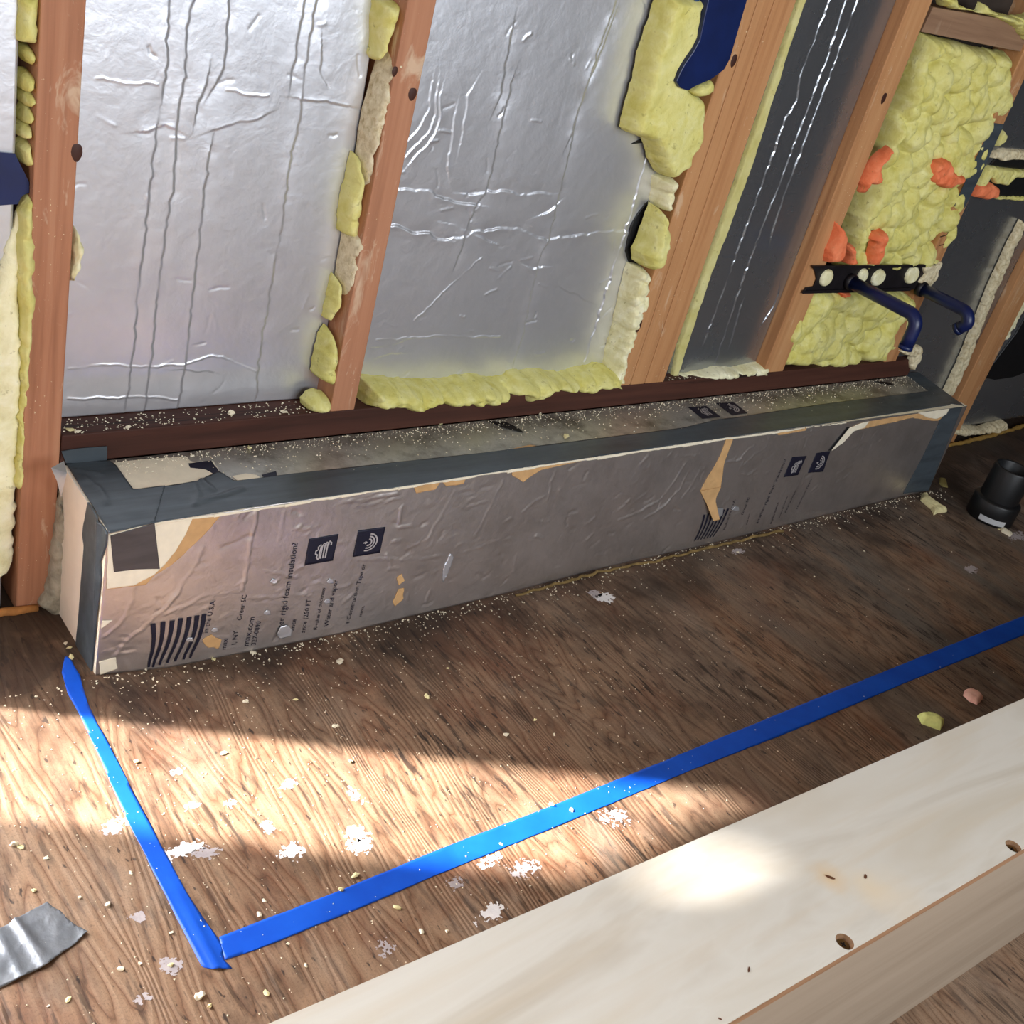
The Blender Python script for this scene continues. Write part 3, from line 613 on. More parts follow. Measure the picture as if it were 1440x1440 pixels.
foam('powdery white foam at the right end of the black strap', [(1296, 374), (1326, 369), (1320, 380), (1318, 392), (1308, 404), (1298, 404), (1292, 396), (1300, 386)], YS-.003, .006, .004, FOAM_DIRT, .008, .6, rag=.003)
foam('crumbly white foam by the plate end under the blue tubes', [(1262, 492), (1285, 488), (1296, 488), (1294, 502), (1288, 512), (1282, 522), (1278, 510), (1284, 500), (1270, 498)], YS+.002, .010, .004, FOAM_DIRT, .008, .6, rag=.003)
foam('crumbly white foam along the left side of the last stud', [(1440, 312), (1442, 320), (1420, 368), (1400, 412), (1380, 462), (1366, 500), (1352, 532), (1340, 558), (1330, 556), (1349, 518), (1372, 462), (1396, 402), (1420, 350)], YS+.012, .009, .003, FOAM_DIRT, .012, .5, ysurf=YS+.004)
foam('crumbly pale foam at the foot of the dark panel right of the box', [(1340, 604), (1360, 600), (1380, 602), (1400, 596), (1412, 592), (1414, 602), (1396, 608), (1370, 610), (1350, 612), (1338, 612)], YS+.018, .018, .006, FOAM_DIRT, .010, .5, ysurf=YS+.008, rag=.002)
foam('yellow foam flakes on the right edge of the stud at the far right', [(1440, 400), (1445, 420), (1430, 450), (1415, 478), (1408, 482), (1418, 455), (1430, 425)], YS+.016, .010, .004, FOAM_PALE, .01, .4)
# foam caulk along the foot of the wall
def floor_bead(label, px, mat, r=.006):
    P = [on_z(*p) for p in px]; P = np.array([(p[0], p[1], r*.5) for p in P])
    q = [P[0]]
    for a, b in zip(P[:-1], P[1:]):
        k = max(1, int(np.linalg.norm(b-a)/.012))
        for j in range(1, k+1): q.append(a+(b-a)*j/k+np.array([0, .002*random.uniform(-1, 1), .001*random.uniform(-1, 1)]))
    o = tube('foam_seal', q, [r*random.uniform(.7, 1.2) for _ in q], mat, None, 8); return tag(o, label, 'foam seal')
floor_bead('thin ochre foam line where the right hand wall meets the floor', [(1330, 628), (1360, 622), (1400, 612), (1450, 597)], m_plain('ochre_foam', srgb(150, 118, 60), .8, 0, .2, .2, 80))
floor_bead('orange brown foam line at the foot of the wall in the left corner', [(-10, 868), (20, 862), (52, 856)], m_plain('brown_foam', srgb(168, 112, 60), .8, 0, .2, .2, 80), .007)
floor_bead('ochre glue line along the foot of the box at its far half', [(725, 838), (840, 806), (920, 790), (985, 774), (1020, 766), (1060, 756), (1100, 747)], m_plain('ochre_glue', srgb(128, 106, 66), .8, 0, .2, .35, 80), .0026)

# black round hole, slots, small things on the wall
hole = wall_uv([(917, 282), (910, 288), (900, 300), (890, 317), (885, 335), (882, 355), (886, 368), (889, 374), (900, 372), (918, 340), (922, 300)], YF-.006)
tag(sheet('membrane_hole', hole, .003, wall_surf(YF), flat(.0028), N_W, VOID, skirt=.006), 'black half round cutout in the foil beside the triple stud', 'cutout')
for l_, pts in (('small black nick in the foil beside the smeared foam, upper one', [(874, 155), (888, 148), (886, 154)]), ('small black nick in the foil under the smeared foam, lower one', [(887, 203), (900, 196), (908, 195), (902, 201)])):
    tag(sheet('foil_nick', wall_uv(pts, YF-.002), .0015, wall_surf(YF), flat(.0024), N_W, VOID, skirt=.003), l_, 'cutout')
for l_, pts in (('upper black slot in the dark panel at the right edge', [(1392, 232), (1400, 223), (1460, 226), (1460, 240), (1420, 236)]), ('lower black slot in the dark panel at the right edge', [(1380, 262), (1392, 246), (1460, 250), (1460, 278), (1404, 276)])):
    tag(sheet('slot', wall_uv(pts, YS+.017), .003, wall_surf(YS+.02), flat(.004), N_W, VOID, skirt=.004), l_, 'slot')
tag(sheet('membrane_hole', wall_uv([(1450, 432), (1428, 470), (1405, 500), (1382, 530), (1398, 534), (1425, 530), (1450, 520)], YS+.017), .004, wall_surf(YS+.02), flat(.004), N_W, VOID, skirt=.004), 'large black opening in the dark panel right of the last stud', 'cutout')
ts = sheet('duct_tape_strip', wall_uv([(1397, 173), (1412, 175), (1384, 236), (1357, 292), (1342, 290), (1368, 232)], YS-.001), .004, wall_surf(YS), flat(.0012), N_W, DUCT, smooth=False, skirt=.001)
tag(ts, 'short dark grey tape strip stuck on the stud right of the yellow foam', 'tape')
tp = sheet('blue_tape_piece', wall_uv([(-60, 212), (0, 215), (22, 217), (28, 230), (36, 245), (42, 258), (42, 272), (32, 276), (26, 288), (0, 290), (-60, 288)], YS+.008), .003, wall_surf(YS+.012), flat(.002), N_W, NAVY, smooth=False, skirt=.0015)
tag(tp, 'dark blue tape piece across the sliver of foil at the left edge', 'tape')

# navy box mounted beside the triple stud
nb = empty('junction_box', (float(on_y(990, 60, .13)[0]), .15, .78))
fr = [on_y(x, y, .135) for x, y in ((1051, 0), (1027, 83), (1019, 98), (1000, 112), (977, 122), (968, 128), (957, 124), (951, 115), (956, 103), (963, 90), (975, 73), (984, 56), (996, 0))]
fr += [fr[-1]+np.array([.0, 0, .12]), fr[0]+np.array([0, 0, .12])]
prism('shell', fr, (0, .055, 0), NAVY, nb, .0015)
sd = [on_y(x, y, .150) for x, y in ((1002, -4), (986, 56), (972, 84), (962, 92), (952, 82), (954, 60), (966, 40), (972, 16), (980, -4))]
prism('side_flange', sd, (0, .03, 0), NAVY_LIT, nb, .001)
tag(nb, 'dark blue plastic box with rounded bottom set in the smeared yellow foam', 'junction box')

# black strap with tubes
st = empty('steel_strap', (1.55, YS-.002, .415))
prism('strap_plate', [on_y(x, y, YS-.001) for x, y in ((1141, 373), (1200, 373), (1260, 372), (1322, 371), (1306, 402), (1275, 408), (1200, 410), (1127, 412), (1132, 404), (1143, 402), (1147, 392), (1145, 382))], (0, -.003, 0), BLACK_STEEL, st, .0005)
prism('strap_rib', [on_y(x, y, YS-.004) for x, y in ((1141, 373), (1318, 371), (1317, 375), (1142, 377))], (0, -.004, 0), BLACK_STEEL, st)
prism('strap_rib', [on_y(x, y, YS-.004) for x, y in ((1129, 408), (1280, 404), (1278, 408), (1127, 412))], (0, -.004, 0), BLACK_STEEL, st)
tag(st, 'horizontal black steel strap screwed across the yellow foam bay', 'strap')
for (px, py, w, h, l_) in ((1163, 391, 8, 12, 'oval foam plug in the first strap hole from the left'), (1214, 388, 7, 10, 'oval foam plug in the strap hole under the orange dribble'), (1236, 391, 9, 12, 'foam plug in the third strap hole from the left'), (1283, 387, 9, 13, 'foam plug in the last strap hole beside the second blue tube')):
    foam(l_, [(px+w*math.cos(a)+h*.35*-math.sin(a), py+h*math.sin(a)) for a in np.linspace(0, 2*math.pi, 13)[:-1]], YS-.004, .006, .005, FOAM_PALE, .02, .2, name='foam_plug', group='foam plugs in the strap holes', rag=.001)
def arc_pipe(label, p0, out, down, r, back=0.0):
    x, z = p0; y0 = YS-.005; R_ = .022; pts = [(x, y0, z), (x, y0-out*.5, z)]
    yc = y0-out+R_
    for a in np.linspace(0, math.pi/2, 7): pts.append((x, yc-R_*math.sin(a), z-R_+R_*math.cos(a)))
    pts.append((x, y0-out+back*.5, z-R_-down*.5)); pts.append((x, y0-out+back, z-R_-down))
    e = empty('bent_tube', (x, y0-out, z-R_-down))
    b = tube('tube_body', pts, r, BLUE_TUBE, e, 18)
    tube('tube_collar', [(x, y0+.002, z), (x, y0-.010, z)], r*1.25, BLACK_STEEL, e, 18)
    d = np.array(pts[-1])-np.array(pts[-2]); d /= np.linalg.norm(d)
    tube('end_cap', [np.array(pts[-1])-d*.002, np.array(pts[-1])+d*.006], r*1.05, NAVY, e, 18)
    return tag(e, label, 'tube')
arc_pipe('navy blue bent tube sticking out of the black strap in front of the yellow foam', (1.452, .438), .165, .035, .0125)
arc_pipe('second navy blue bent tube, in front of the dark foil panel', (1.711, .421), .128, .014, .0125, .012)

# ------------------------------------------------------------------ the foil faced box over the wheel well
bx = empty('insulation_box', (L/2, YS/2, 0))
tag(bx, 'long low box of foil faced foam board with dark taped edges against the wall', 'insulation box')
def cf(px, amp=.0012, step=0.0): return (front_uv(px), amp*1.9, step)
BFc = [cf([(362, 716), (352, 770), (341, 830)], .0014), cf([(285, 768), (278, 790), (262, 812), (250, 835), (230, 858), (205, 880), (180, 900), (160, 925)], .0014), cf([(190, 825), (183, 850), (172, 872), (155, 890), (146, 896)], .0015),
       cf([(205, 820), (262, 812), (325, 800)], -.0008), cf([(150, 920), (200, 917), (260, 905), (330, 893)], .0008), cf([(232, 863), (262, 850), (300, 843)], .0009), cf([(250, 860), (285, 838), (330, 830)], .0008),
       cf([(566, 712), (560, 740)]), cf([(640, 690), (622, 725), (600, 760)], .001), cf([(708, 675), (690, 712), (668, 755)], .001), cf([(780, 665), (768, 705)], .0009), cf([(735, 720), (752, 705), (768, 698)], .0011), cf([(620, 706), (650, 714), (690, 705)], .001),
       cf([(870, 730), (900, 720), (930, 702), (950, 675), (965, 650)], .0016), cf([(905, 730), (930, 715), (955, 690), (968, 665)], .0014), cf([(985, 660), (975, 680), (960, 700)], .001), cf([(1020, 650), (1040, 648), (1052, 632), (1062, 625)], .0013), cf([(1045, 655), (1060, 640), (1078, 628)], .0012), cf([(1020, 652), (1045, 645)], .001), cf([(1060, 668), (1082, 664)], .001), cf([(1048, 645), (1038, 665), (1055, 670)], .0009),
       cf([(480, 708), (520, 702), (560, 696)], .0012), cf([(500, 712), (545, 706), (562, 702)], .0009), cf([(490, 785), (560, 788), (640, 780), (700, 760)], .0007), cf([(560, 742), (580, 741)], .001), cf([(575, 770), (590, 763)], .001), cf([(640, 770), (655, 762), (660, 770)], .0009),
       cf([(370, 802), (395, 806), (420, 812)], .0007), cf([(400, 720), (392, 760)], .0006), cf([(345, 842), (395, 838), (440, 838)], .0006), cf([(385, 820), (392, 815)], .0012), cf([(1000, 650), (985, 640), (950, 642)], .0009), cf([(1160, 610), (1130, 615)], .001), cf([(1090, 615), (1160, 604)], .0011), cf([(1320, 590), (1300, 636)], .0008)]
stepf = .0024
xs = np.linspace(0, L, int(L/stepf)); zs = np.linspace(0, H, int(H/stepf))
FX, FZ = np.meshgrid(xs, zs, indexing='ij')
FD = foil_disp(FX, FZ, BFc, 5, noise_amp=.0020, nshort=420, xr=(0, L), zr=(0, H), small=.0011)
def fdisp(u, v):
    i = np.clip(np.asarray(u)/L*(len(xs)-1), 0, len(xs)-1.001); j = np.clip(np.asarray(v)/H*(len(zs)-1), 0, len(zs)-1.001)
    a = i.astype(int); b = j.astype(int); fa = i-a; fb = j-b
    return (FD[a, b]*(1-fa)+FD[a+1, b]*fa)*(1-fb)+(FD[a, b+1]*(1-fa)+FD[a+1, b+1]*fa)*fb
def front_surf(u, v): return np.stack([u, yfront(u, v)-fdisp(u, v), v], 1)
V = np.stack([FX, yfront(FX, FZ)-FD, FZ], -1).reshape(-1, 3); I = np.arange(V.shape[0]).reshape(FX.shape)
Fc = np.stack([I[:-1, :-1], I[1:, :-1], I[1:, 1:], I[:-1, 1:]], -1).reshape(-1, 4)
ring = np.concatenate([I[:, 0], I[-1, 1:], I[-2::-1, -1], I[0, -2:0:-1]]); B = V[ring].copy(); B[:, 1] += .020; nbv = len(ring); b0 = len(V)
side = np.stack([np.roll(ring, -1), ring, b0+np.arange(nbv), b0+(np.arange(nbv)+1) % nbv], -1)
me = bpy.data.meshes.new('front_panel'); me.from_pydata(np.concatenate([V, B]).tolist(), [], Fc.tolist()+side.tolist())
front = link('front_panel', me, FOIL_BOX, bx, True); front['label'] = 'wrinkled foil front with dark print'
me.materials.append(CREAM); me.polygons.foreach_set('material_index', np.r_[np.zeros(len(Fc)), np.ones(nbv)].astype(np.int32))
me.polygons.foreach_set('use_smooth', np.r_[np.ones(len(Fc)), np.zeros(nbv)].astype(bool)); me.update()
# top panel follows the bowed front edge
xt = np.linspace(0.0206, L, 60); V = []; Fq = []
for z in (H-.018, H-.0005):
    for x in xt: V.append((x, float(yfront(x, H))+.0006, z))
    for x in xt: V.append((x, YS, z))
n = len(xt)
for i in range(n-1):
    Fq += [(2*n+i, 2*n+i+1, 3*n+i+1, 3*n+i), (i, n+i, n+i+1, i+1), (i, i+1, 2*n+i+1, 2*n+i), (n+i, 3*n+i, 3*n+i+1, n+i+1)]
Fq += [(0, 2*n, 3*n, n), (n-1, 2*n-1, 4*n-1, 3*n-1)]
top = mesh('top_panel', V, Fq, FOIL_TOP, bx); top['label'] = 'dusty grey foil top'
box('end_panel', -.0005, .020, .0205, YS-.001, 0, H-.0008, WHITE_FOAM, bx)['label'] = 'clean white foam end of the box'
box('end_panel', L-.020, L, .021, YS-.002, 0, H-.019, FOIL_BOX, bx)
NT = (0, 0, 1)
def tape_top(px, label=None, mat=DUCT, t=.0012, name='duct_tape', creases=()):
    uv = top_uv(px, H)
    def hh(d, u, v):
        h = np.full_like(u, t)+.0008*np.clip(fnoise(u*40, v*40, 2)+.1, 0, 1)
        for c in creases:
            dd, _, s = seg_dist(np.stack([u, v], 1), top_uv(c, H), False); h += .0022*np.exp(-(dd/.003)**2)
        return h
    o = sheet(name, uv, .0035, floor_surf(H-.0005), hh, NT, mat, bx, skirt=.001)
    if label: o['label'] = label
    return o
tape_top([(153, 750), (188, 690), (232, 684), (277, 677), (308, 663), (330, 677), (400, 668), (480, 659), (560, 650), (680, 637), (800, 622), (960, 602), (1010, 590), (1030, 588), (1160, 568), (1307, 550), (1340, 566), (1335, 570), (1160, 596), (960, 624), (840, 642), (713, 661), (600, 679), (480, 696), (350, 714), (217, 735)], 'long dark tape strip along the front top edge', creases=([(272, 680), (278, 695), (275, 710)], [(285, 705), (310, 698), (340, 688)], [(282, 675), (300, 690)]))
tape_top([(91, 650), (154, 649), (163, 655), (188, 690), (232, 684), (217, 735), (153, 750), (126, 706)], 'dark tape across the left end of the top', t=.002, creases=([(118, 672), (140, 690), (150, 710)], [(105, 662), (140, 668)]))
tape_top([(1268, 524), (1292, 524), (1356, 571), (1338, 568), (1307, 550)], 'dark tape across the right end of the top')
def tape_wall(px, mat, y, t=.0014, label=None):
    o = sheet('duct_tape', wall_uv(px, y), .003, wall_surf(y), flat(t), N_W, mat, bx, smooth=False, skirt=.001)
    if label: o['label'] = label
    return o
tape_wall([(86, 634), (110, 630), (150, 627), (150, 650), (92, 650)], DUCT, YS, label='tape end turned up onto the plate')
# tape down the near left corner, on the end face, wrapping round to the front
cl = left_uv([(126, 706), (120, 738), (118, 752), (121, 768), (118, 800), (113, 860), (109, 905), (118, 930), (130, 952), (133, 920), (137, 880), (142, 832), (144, 812), (143, 790), (152, 765), (153, 750)], 0)
cl[:, 0] = np.clip(cl[:, 0], -.003, 1)
def hl(d, u, v): return .0018+.003*np.exp(-((u-.012-.1*(v-.12))/.005)**2)*np.clip((v-.06)/.05, 0, 1)+.0018*np.clip(fnoise(u*60, v*25, 2), 0, 1)
o = sheet('duct_tape', cl, .0028, left_surf(-.0005), hl, (-1, 0, 0), DUCT, bx, skirt=.002); o['label'] = 'creased dark tape down the near corner'
def patch(px, mat, t=.0008, name='torn_patch', label=None, rag=0.0, step=.0025, parent=None):
    uv = front_uv(px); 
    uv[:, 1] = np.clip(uv[:, 1], .0005, H-.0004); uv[:, 0] = np.clip(uv[:, 0], .0003, L)
    if rag: uv = ragged(uv, .004, rag)
    o = sheet(name, uv, step, front_surf, flat(t), N_W, mat, parent or front, skirt=.0006)
    if label: o['label'] = label
    return o
patch([(152, 752), (219, 733), (250, 729), (312, 721), (292, 745), (270, 768), (240, 795), (218, 808), (205, 822), (150, 829)], KRAFT, .0006, label='tan paper layer under the torn foil', rag=.0008)
patch([(152, 752), (219, 733), (270, 728), (262, 748), (247, 773), (232, 793), (216, 808), (200, 816), (188, 823), (150, 828)], CREAM, .0010, label='cream foam laid bare near the left corner', rag=.0008)
patch([(155, 753), (217, 734), (224, 799), (190, 800), (160, 804)], DUCT_PATCH, .0018, 'duct_tape', 'square dark tape patch on the front')
patch([(1270, 694), (1300, 636), (1322, 589), (1337, 569), (1353, 571), (1311, 692)], DUCT, .0012, 'duct_tape', 'dark tape down the far corner of the front')
patch([(1192, 602), (1212, 594), (1336, 570), (1330, 582), (1318, 592), (1298, 590), (1282, 587), (1255, 594), (1226, 600), (1208, 604)], KRAFT, .0008, rag=.001)
patch([(1192, 602), (1212, 594), (1222, 592), (1215, 601), (1200, 606), (1185, 622), (1170, 633), (1165, 632), (1176, 620)], CREAM, .0012, rag=.0008)
patch([(1290, 579), (1337, 569), (1330, 582), (1316, 589), (1304, 587), (1296, 583)], CREAM, .0014, rag=.0008)
patch([(1190, 600), (1194, 600), (1168, 633), (1164, 633)], VOID, .0014, 'tear_slit')
patch([(1022, 615), (1032, 614), (1018, 652), (1015, 675), (1013, 685), (984, 690), (995, 670), (1005, 655), (1013, 640)], KRAFT, .0009, label='long tan tear in the foil', rag=.0006)
# hanging flap of torn paper
uv = front_uv([(984, 690), (1013, 684), (1004, 702), (1006, 726), (997, 728), (991, 706)])
sheet('torn_flap', uv, .002, front_surf, lambda d, u, v: .002+.010*np.clip((.10-v)/.05, 0, 1), N_W, KRAFT, front, skirt=.001)
patch([(1004, 712), (1015, 713), (1014, 722), (1008, 727), (1003, 726)], FOIL, .004, 'torn_flap')
for pts in ([(720, 661), (745, 655), (800, 645), (860, 634), (852, 642), (800, 652), (760, 661), (748, 668), (735, 678), (728, 673), (720, 668)], [(620, 676), (655, 672), (652, 680), (628, 684)], [(582, 684), (620, 678), (612, 688), (585, 694)], [(1090, 608), (1135, 600), (1133, 605), (1095, 612)]):
    patch(pts, KRAFT, .0010, rag=.001)
for pts in ([(284, 898), (296, 892), (310, 901), (308, 911), (290, 910)], [(557, 812), (565, 806), (568, 815), (560, 822)], [(552, 846), (560, 828), (567, 826), (566, 842), (556, 852)], [(140, 930), (162, 925), (166, 940), (140, 950)], [(143, 872), (158, 872), (150, 880), (142, 884)], [(622, 800), (632, 778), (638, 783), (630, 805), (622, 820)]):
    patch(pts, KRAFT if 200 < pts[0][0] < 600 else FOIL if pts[0][0] > 600 else CREAM, .0010, rag=.0022)
# torn white paper lip along the top edge of the front
ed = [(219, 735), (300, 723), (400, 710), (480, 697), (560, 686), (640, 673), (713, 661), (840, 642), (960, 624), (1090, 606), (1190, 592)]
for a, b in zip(ed[:-1], ed[1:]):
    w = random.uniform(3, 5); patch([(a[0], a[1]-1), (b[0], b[1]-1), (b[0], b[1]+w*.8), ((a[0]+b[0])/2, (a[1]+b[1])/2+w*.5), (a[0], a[1]+w)], CREAM, .0012, 'torn_edge', rag=.0010, step=.002)
patch([(393, 880), (402, 877), (410, 884), (408, 892), (392, 897), (388, 890)], FOIL, .003, 'torn_flap')
for x, y in ((383, 817), (462, 817), (458, 845), (374, 861), (300, 886), (265, 899), (1033, 715)):
    patch([(x-4, y+1), (x, y-4), (x+5, y-3), (x+6, y+2), (x, y+3)], FOIL, .0016, 'foil_nick', rag=.0008, step=.0015)
# exposed foam and marks on the top
def patch_top(px, mat, t=.0006, name='torn_patch', rag=.001, label=None):
    uv = top_uv(px, H)
    if rag: uv = ragged(uv, .004, rag)
    o = sheet(name, uv, .003, floor_surf(H-.0005), flat(t), NT, mat, top, smooth=False, skirt=.0004)
    if label: o['label'] = label
    return o
patch_top([(156, 651), (200, 646), (262, 642), (270, 650), (300, 648), (308, 662), (277, 676), (188, 690), (165, 658)], CREAM, .0006, label='bare cream foam at the left of the top')
patch_top([(265, 652), (297, 648), (308, 663), (303, 669), (296, 664), (288, 660), (267, 658)], INK, .001, 'print_fragment')
patch_top([(326, 670), (345, 666), (360, 668), (366, 672), (335, 677)], CREAM, .0008)
patch_top([(368, 668), (388, 663), (390, 672), (372, 674)], INK, .001, 'print_fragment')
patch_top([(700, 640), (712, 633), (745, 626), (758, 628), (740, 634)], KRAFT, .0008)
patch_top([(684, 592), (712, 594), (730, 603), (737, 609), (712, 603)], VOID, .0012, 'tear_slit')
patch_top([(1225, 535), (1250, 538), (1262, 543), (1240, 540)], VOID, .0010, 'tear_slit')

# print on the front and top
def text_geo(body):
    cu = bpy.data.curves.new('t', 'FONT'); cu.body = body; cu.size = 1; cu.resolution_u = 2
    ob = bpy.data.objects.new('t', cu); COL.objects.link(ob)
    dg = bpy.context.evaluated_depsgraph_get(); me = ob.evaluated_get(dg).to_mesh()
    v = np.array([tuple(p.co[:2]) for p in me.vertices]); f = [tuple(p.vertices) for p in me.polygons]
    ob.evaluated_get(dg).to_mesh_clear(); bpy.data.objects.remove(ob); bpy.data.curves.remove(cu); return v, f
def print_text(body, a, b, bold=0.0, hscale=1.0):
    v, f = text_geo(body); p = front_uv([a, b]); w = v[:, 0].max(); s = np.linalg.norm(p[1]-p[0])/w
    t = (p[1]-p[0])/np.linalg.norm(p[1]-p[0]); nrm_ = np.array([-t[1], t[0]])
    uv = p[0]+np.outer(v[:, 0]*s, t)+np.outer(v[:, 1]*s*hscale, nrm_)
    k = (uv[:, 1] > -.02).all()
    uv[:, 1] = np.clip(uv[:, 1], .0004, H)
    X = front_surf(uv[:, 0], uv[:, 1])+np.array([0, -.0009, 0])
    o = mesh('printed_text', X, f, INK, front); 
    return o
for body, a, b in (('her rigid foam insulation?', (397, 884), (419, 763)), ('in the U.S.A.', (292, 890), (303, 843)), ('Greer SC', (339, 872), (347, 836)), ('max', (317, 913), (320, 898)), ('l, NY', (332, 906), (335, 886)), ('max.com', (349, 908), (358, 867)), ('327-0890', (359, 907), (367, 873)), ('ance', (413, 886), (416, 870)),
                   ('ance (250 FT', (428, 889), (437, 842)), ('R-value of thickness', (445, 885), (457, 826)), ('Water and vapor', (461, 880), (475, 815)), ('t Construction Tape or', (490, 876), (514, 793)), ('seams.', (507, 867), (512, 851)),
                   ('another rigid foam insulation?', (1065, 736), (1106, 646)), ('Made in the U.S.A.', (1019, 745), (1034, 702)), ('Greer SC', (1044, 724), (1054, 699)), ('max.com', (1050, 737), (1054, 722)), ('Performance', (1085, 736), (1095, 706)), ('R-value of thickness', (1096, 728), (1108, 697)), ('Water and vapor', (1104, 722), (1120, 689)), ('t Construction Tape or', (1121, 716), (1142, 673))):
    print_text(body, a, b)
def quad_print(px, front_face=True):
    if front_face: return patch(px, INK, .0009, 'printed_icon', step=.004)
    return patch_top(px, INK, .0009, 'printed_icon', 0)
def icon_marks(q, kind, parent, front_face=True):
    q = np.array(q, float)   # px corners: tl, tr, br, bl
    def P(s, t): return tuple((q[0]*(1-s)+q[1]*s)*(1-t)+(q[3]*(1-s)+q[2]*s)*t)
    ls = []
    if kind == 0:
        for dx in (0, .09, .18):
            ls.append([P(.5+dx, .82), P(.5+dx, .35-dx*.3), P(.55+dx, .25-dx*.3), P(.62+dx, .27), P(.62+dx, .36)])
        ls.append([P(.44, .85), P(.36, .74), P(.38, .66), P(.30, .60), P(.30, .50), P(.38, .46), P(.36, .36), P(.44, .28), P(.46, .4), P(.44, .6), P(.46, .8)])
    else:
        for r_ in (.12, .22, .32):
            ls.append([P(.46+r_*math.cos(a)*1.0, .5-r_*math.sin(a)) for a in np.linspace(-1.9, 1.5, 10)])
        ls.append([P(.28, .5), P(.36, .5), P(.42, .5)]); ls.append([P(.36, .45), P(.36, .55)])
    w = .0022
    if front_face: strokes('icon_symbol', [front_uv(l) for l in ls], w, front_surf, N_W, ICONW, parent, .0016)
    else: strokes('icon_symbol', [top_uv(l, H) for l in ls], w, floor_surf(H), NT, ICONW, parent, .0012)
for q, k in ((((435, 758), (476, 751), (468, 788), (428, 795)), 0), (((504, 746), (542, 741), (534, 777), (496, 783)), 1), (((1114, 643), (1134, 641), (1122, 668), (1102, 671)), 0), (((1148, 637), (1167, 634), (1157, 663), (1136, 665)), 1)):
    quad_print(q); icon_marks(q, k, front)
for q, k in ((((968, 573), (993, 571), (1013, 586), (988, 589)), 0), (((1007, 567), (1032, 566), (1051, 581), (1030, 584)), 1)):
    quad_print(q, False); icon_marks(q, k, top, False)
tops = [(215, 877), (229, 874), (242, 872), (254, 869), (266, 867), (277, 865), (287, 863)]; bots = [(209, 938), (215, 938), (224, 935), (235, 932), (246, 930), (258, 927), (267, 925)]
for (a, b), (c_, d_) in zip(tops, bots):
    pts = []
    for t in np.linspace(0, 1, 9):
        bul = 3.5*math.sin(math.pi*min(1, t*1.1))
        pts.append((a+(c_-a)*t+bul, b+(d_-b)*t))
    strokes('printed_stripe', [front_uv(pts)], np.linspace(.0062, .0030, 9), front_surf, N_W, INK, front, .001)
for k in range(7):
    a = (990+k*5.6, 723-k*1.4); c_ = (976+k*4.3, 760-k*.9)
    strokes('printed_stripe', [front_uv([(a[0]+(c_[0]-a[0])*t+2*math.sin(math.pi*t), a[1]+(c_[1]-a[1])*t) for t in np.linspace(0, 1, 7)])], np.linspace(.0048, .0028, 7), front_surf, N_W, INK, front, .001)
# torn foil flag and foam skin at the back left corner
tag(mesh('foil_scrap', [on_y(72, 658, .10), on_y(90, 648, .12), on_y(94, 665, .11), on_y(86, 700, .12), on_y(80, 676, .105)], [(0, 1, 2, 4), (4, 2, 3)], FOIL), 'torn foil flap at the back left corner of the box', 'foil scrap')
foam('grey foam skin in the corner between the reddish stud and the box end', [(88, 690), (92, 740), (93, 800), (98, 850), (104, 895), (96, 900), (84, 868), (70, 866), (56, 852), (66, 836), (72, 800), (76, 770), (82, 730)], YS-.004, .014, .008, m_foam('grey_foam', srgb(120, 112, 96), srgb(160, 152, 132), srgb(192, 184, 164), 60), .014, .5, ysurf=YS-.010, rag=.003)

# ------------------------------------------------------------------ blue layout tape on the floor
def floor_tape(px, label, rag=.0006, curl=None):
    uv = ragged(floor_uv(px), .008, rag, 60)
    def hh(d, u, v):
        h = .0008+.0006*np.clip(fnoise(u*50, v*50, 2), 0, 1)
        if curl is not None: h = h+curl(u, v)
        return h
    return tag(sheet('blue_tape_strip', uv, .004, floor_surf(0), hh, NT, BLUE_TAPE, smooth=True, skirt=.0007), label, 'tape')
floor_tape([(91, 927), (100, 934), (112, 952), (122, 985), (135, 1015), (152, 1045), (185, 1110), (230, 1195), (262, 1255), (292, 1300), (312, 1328), (314, 1350), (327, 1362), (300, 1364), (284, 1360), (268, 1330), (240, 1275), (205, 1205), (170, 1135), (140, 1065), (112, 1005), (95, 975), (87, 950)], 'short blue tape strip from the near box corner towards the camera', curl=lambda u, v: .006*np.clip((v+.02)/.06, 0, 1)+.0022*np.exp(-((u+.032-.02*v)/.004)**2)*np.clip((-v-.3)/.1, 0, 1))
floor_tape([(308, 1318), (345, 1304), (480, 1252), (640, 1186), (760, 1140), (870, 1096), (960, 1060), (1110, 998), (1260, 938), (1450, 862), (1450, 889), (1260, 966), (1110, 1030), (960, 1088), (880, 1122), (760, 1172), (640, 1220), (480, 1288), (360, 1336), (316, 1350)], 'long blue tape strip running parallel to the box across the floor')
# silver tape scrap
uv = ragged(floor_uv([(-30, 1330), (0, 1308), (40, 1284), (66, 1270), (84, 1282), (100, 1300), (122, 1312), (112, 1322), (95, 1335), (60, 1362), (20, 1380), (0, 1390), (-30, 1400)]), .006, .0015)
o = sheet('duct_tape_scrap', uv, .003, floor_surf(0), lambda d, u, v: .0015+.0022*np.exp(-((u+.165+.15*(v+.45))/.004)**2)+.0020*np.exp(-((u+.150+.25*(v+.45))/.003)**2)+.0016*np.exp(-((u+.19+.1*(v+.45))/.003)**2)+.005*np.clip(fnoise(u*60, v*60, 4)+.1, 0, 1), NT, SILVER, skirt=.001)
tag(o, 'crumpled silver duct tape scrap in the lower left corner of the floor', 'tape scrap')

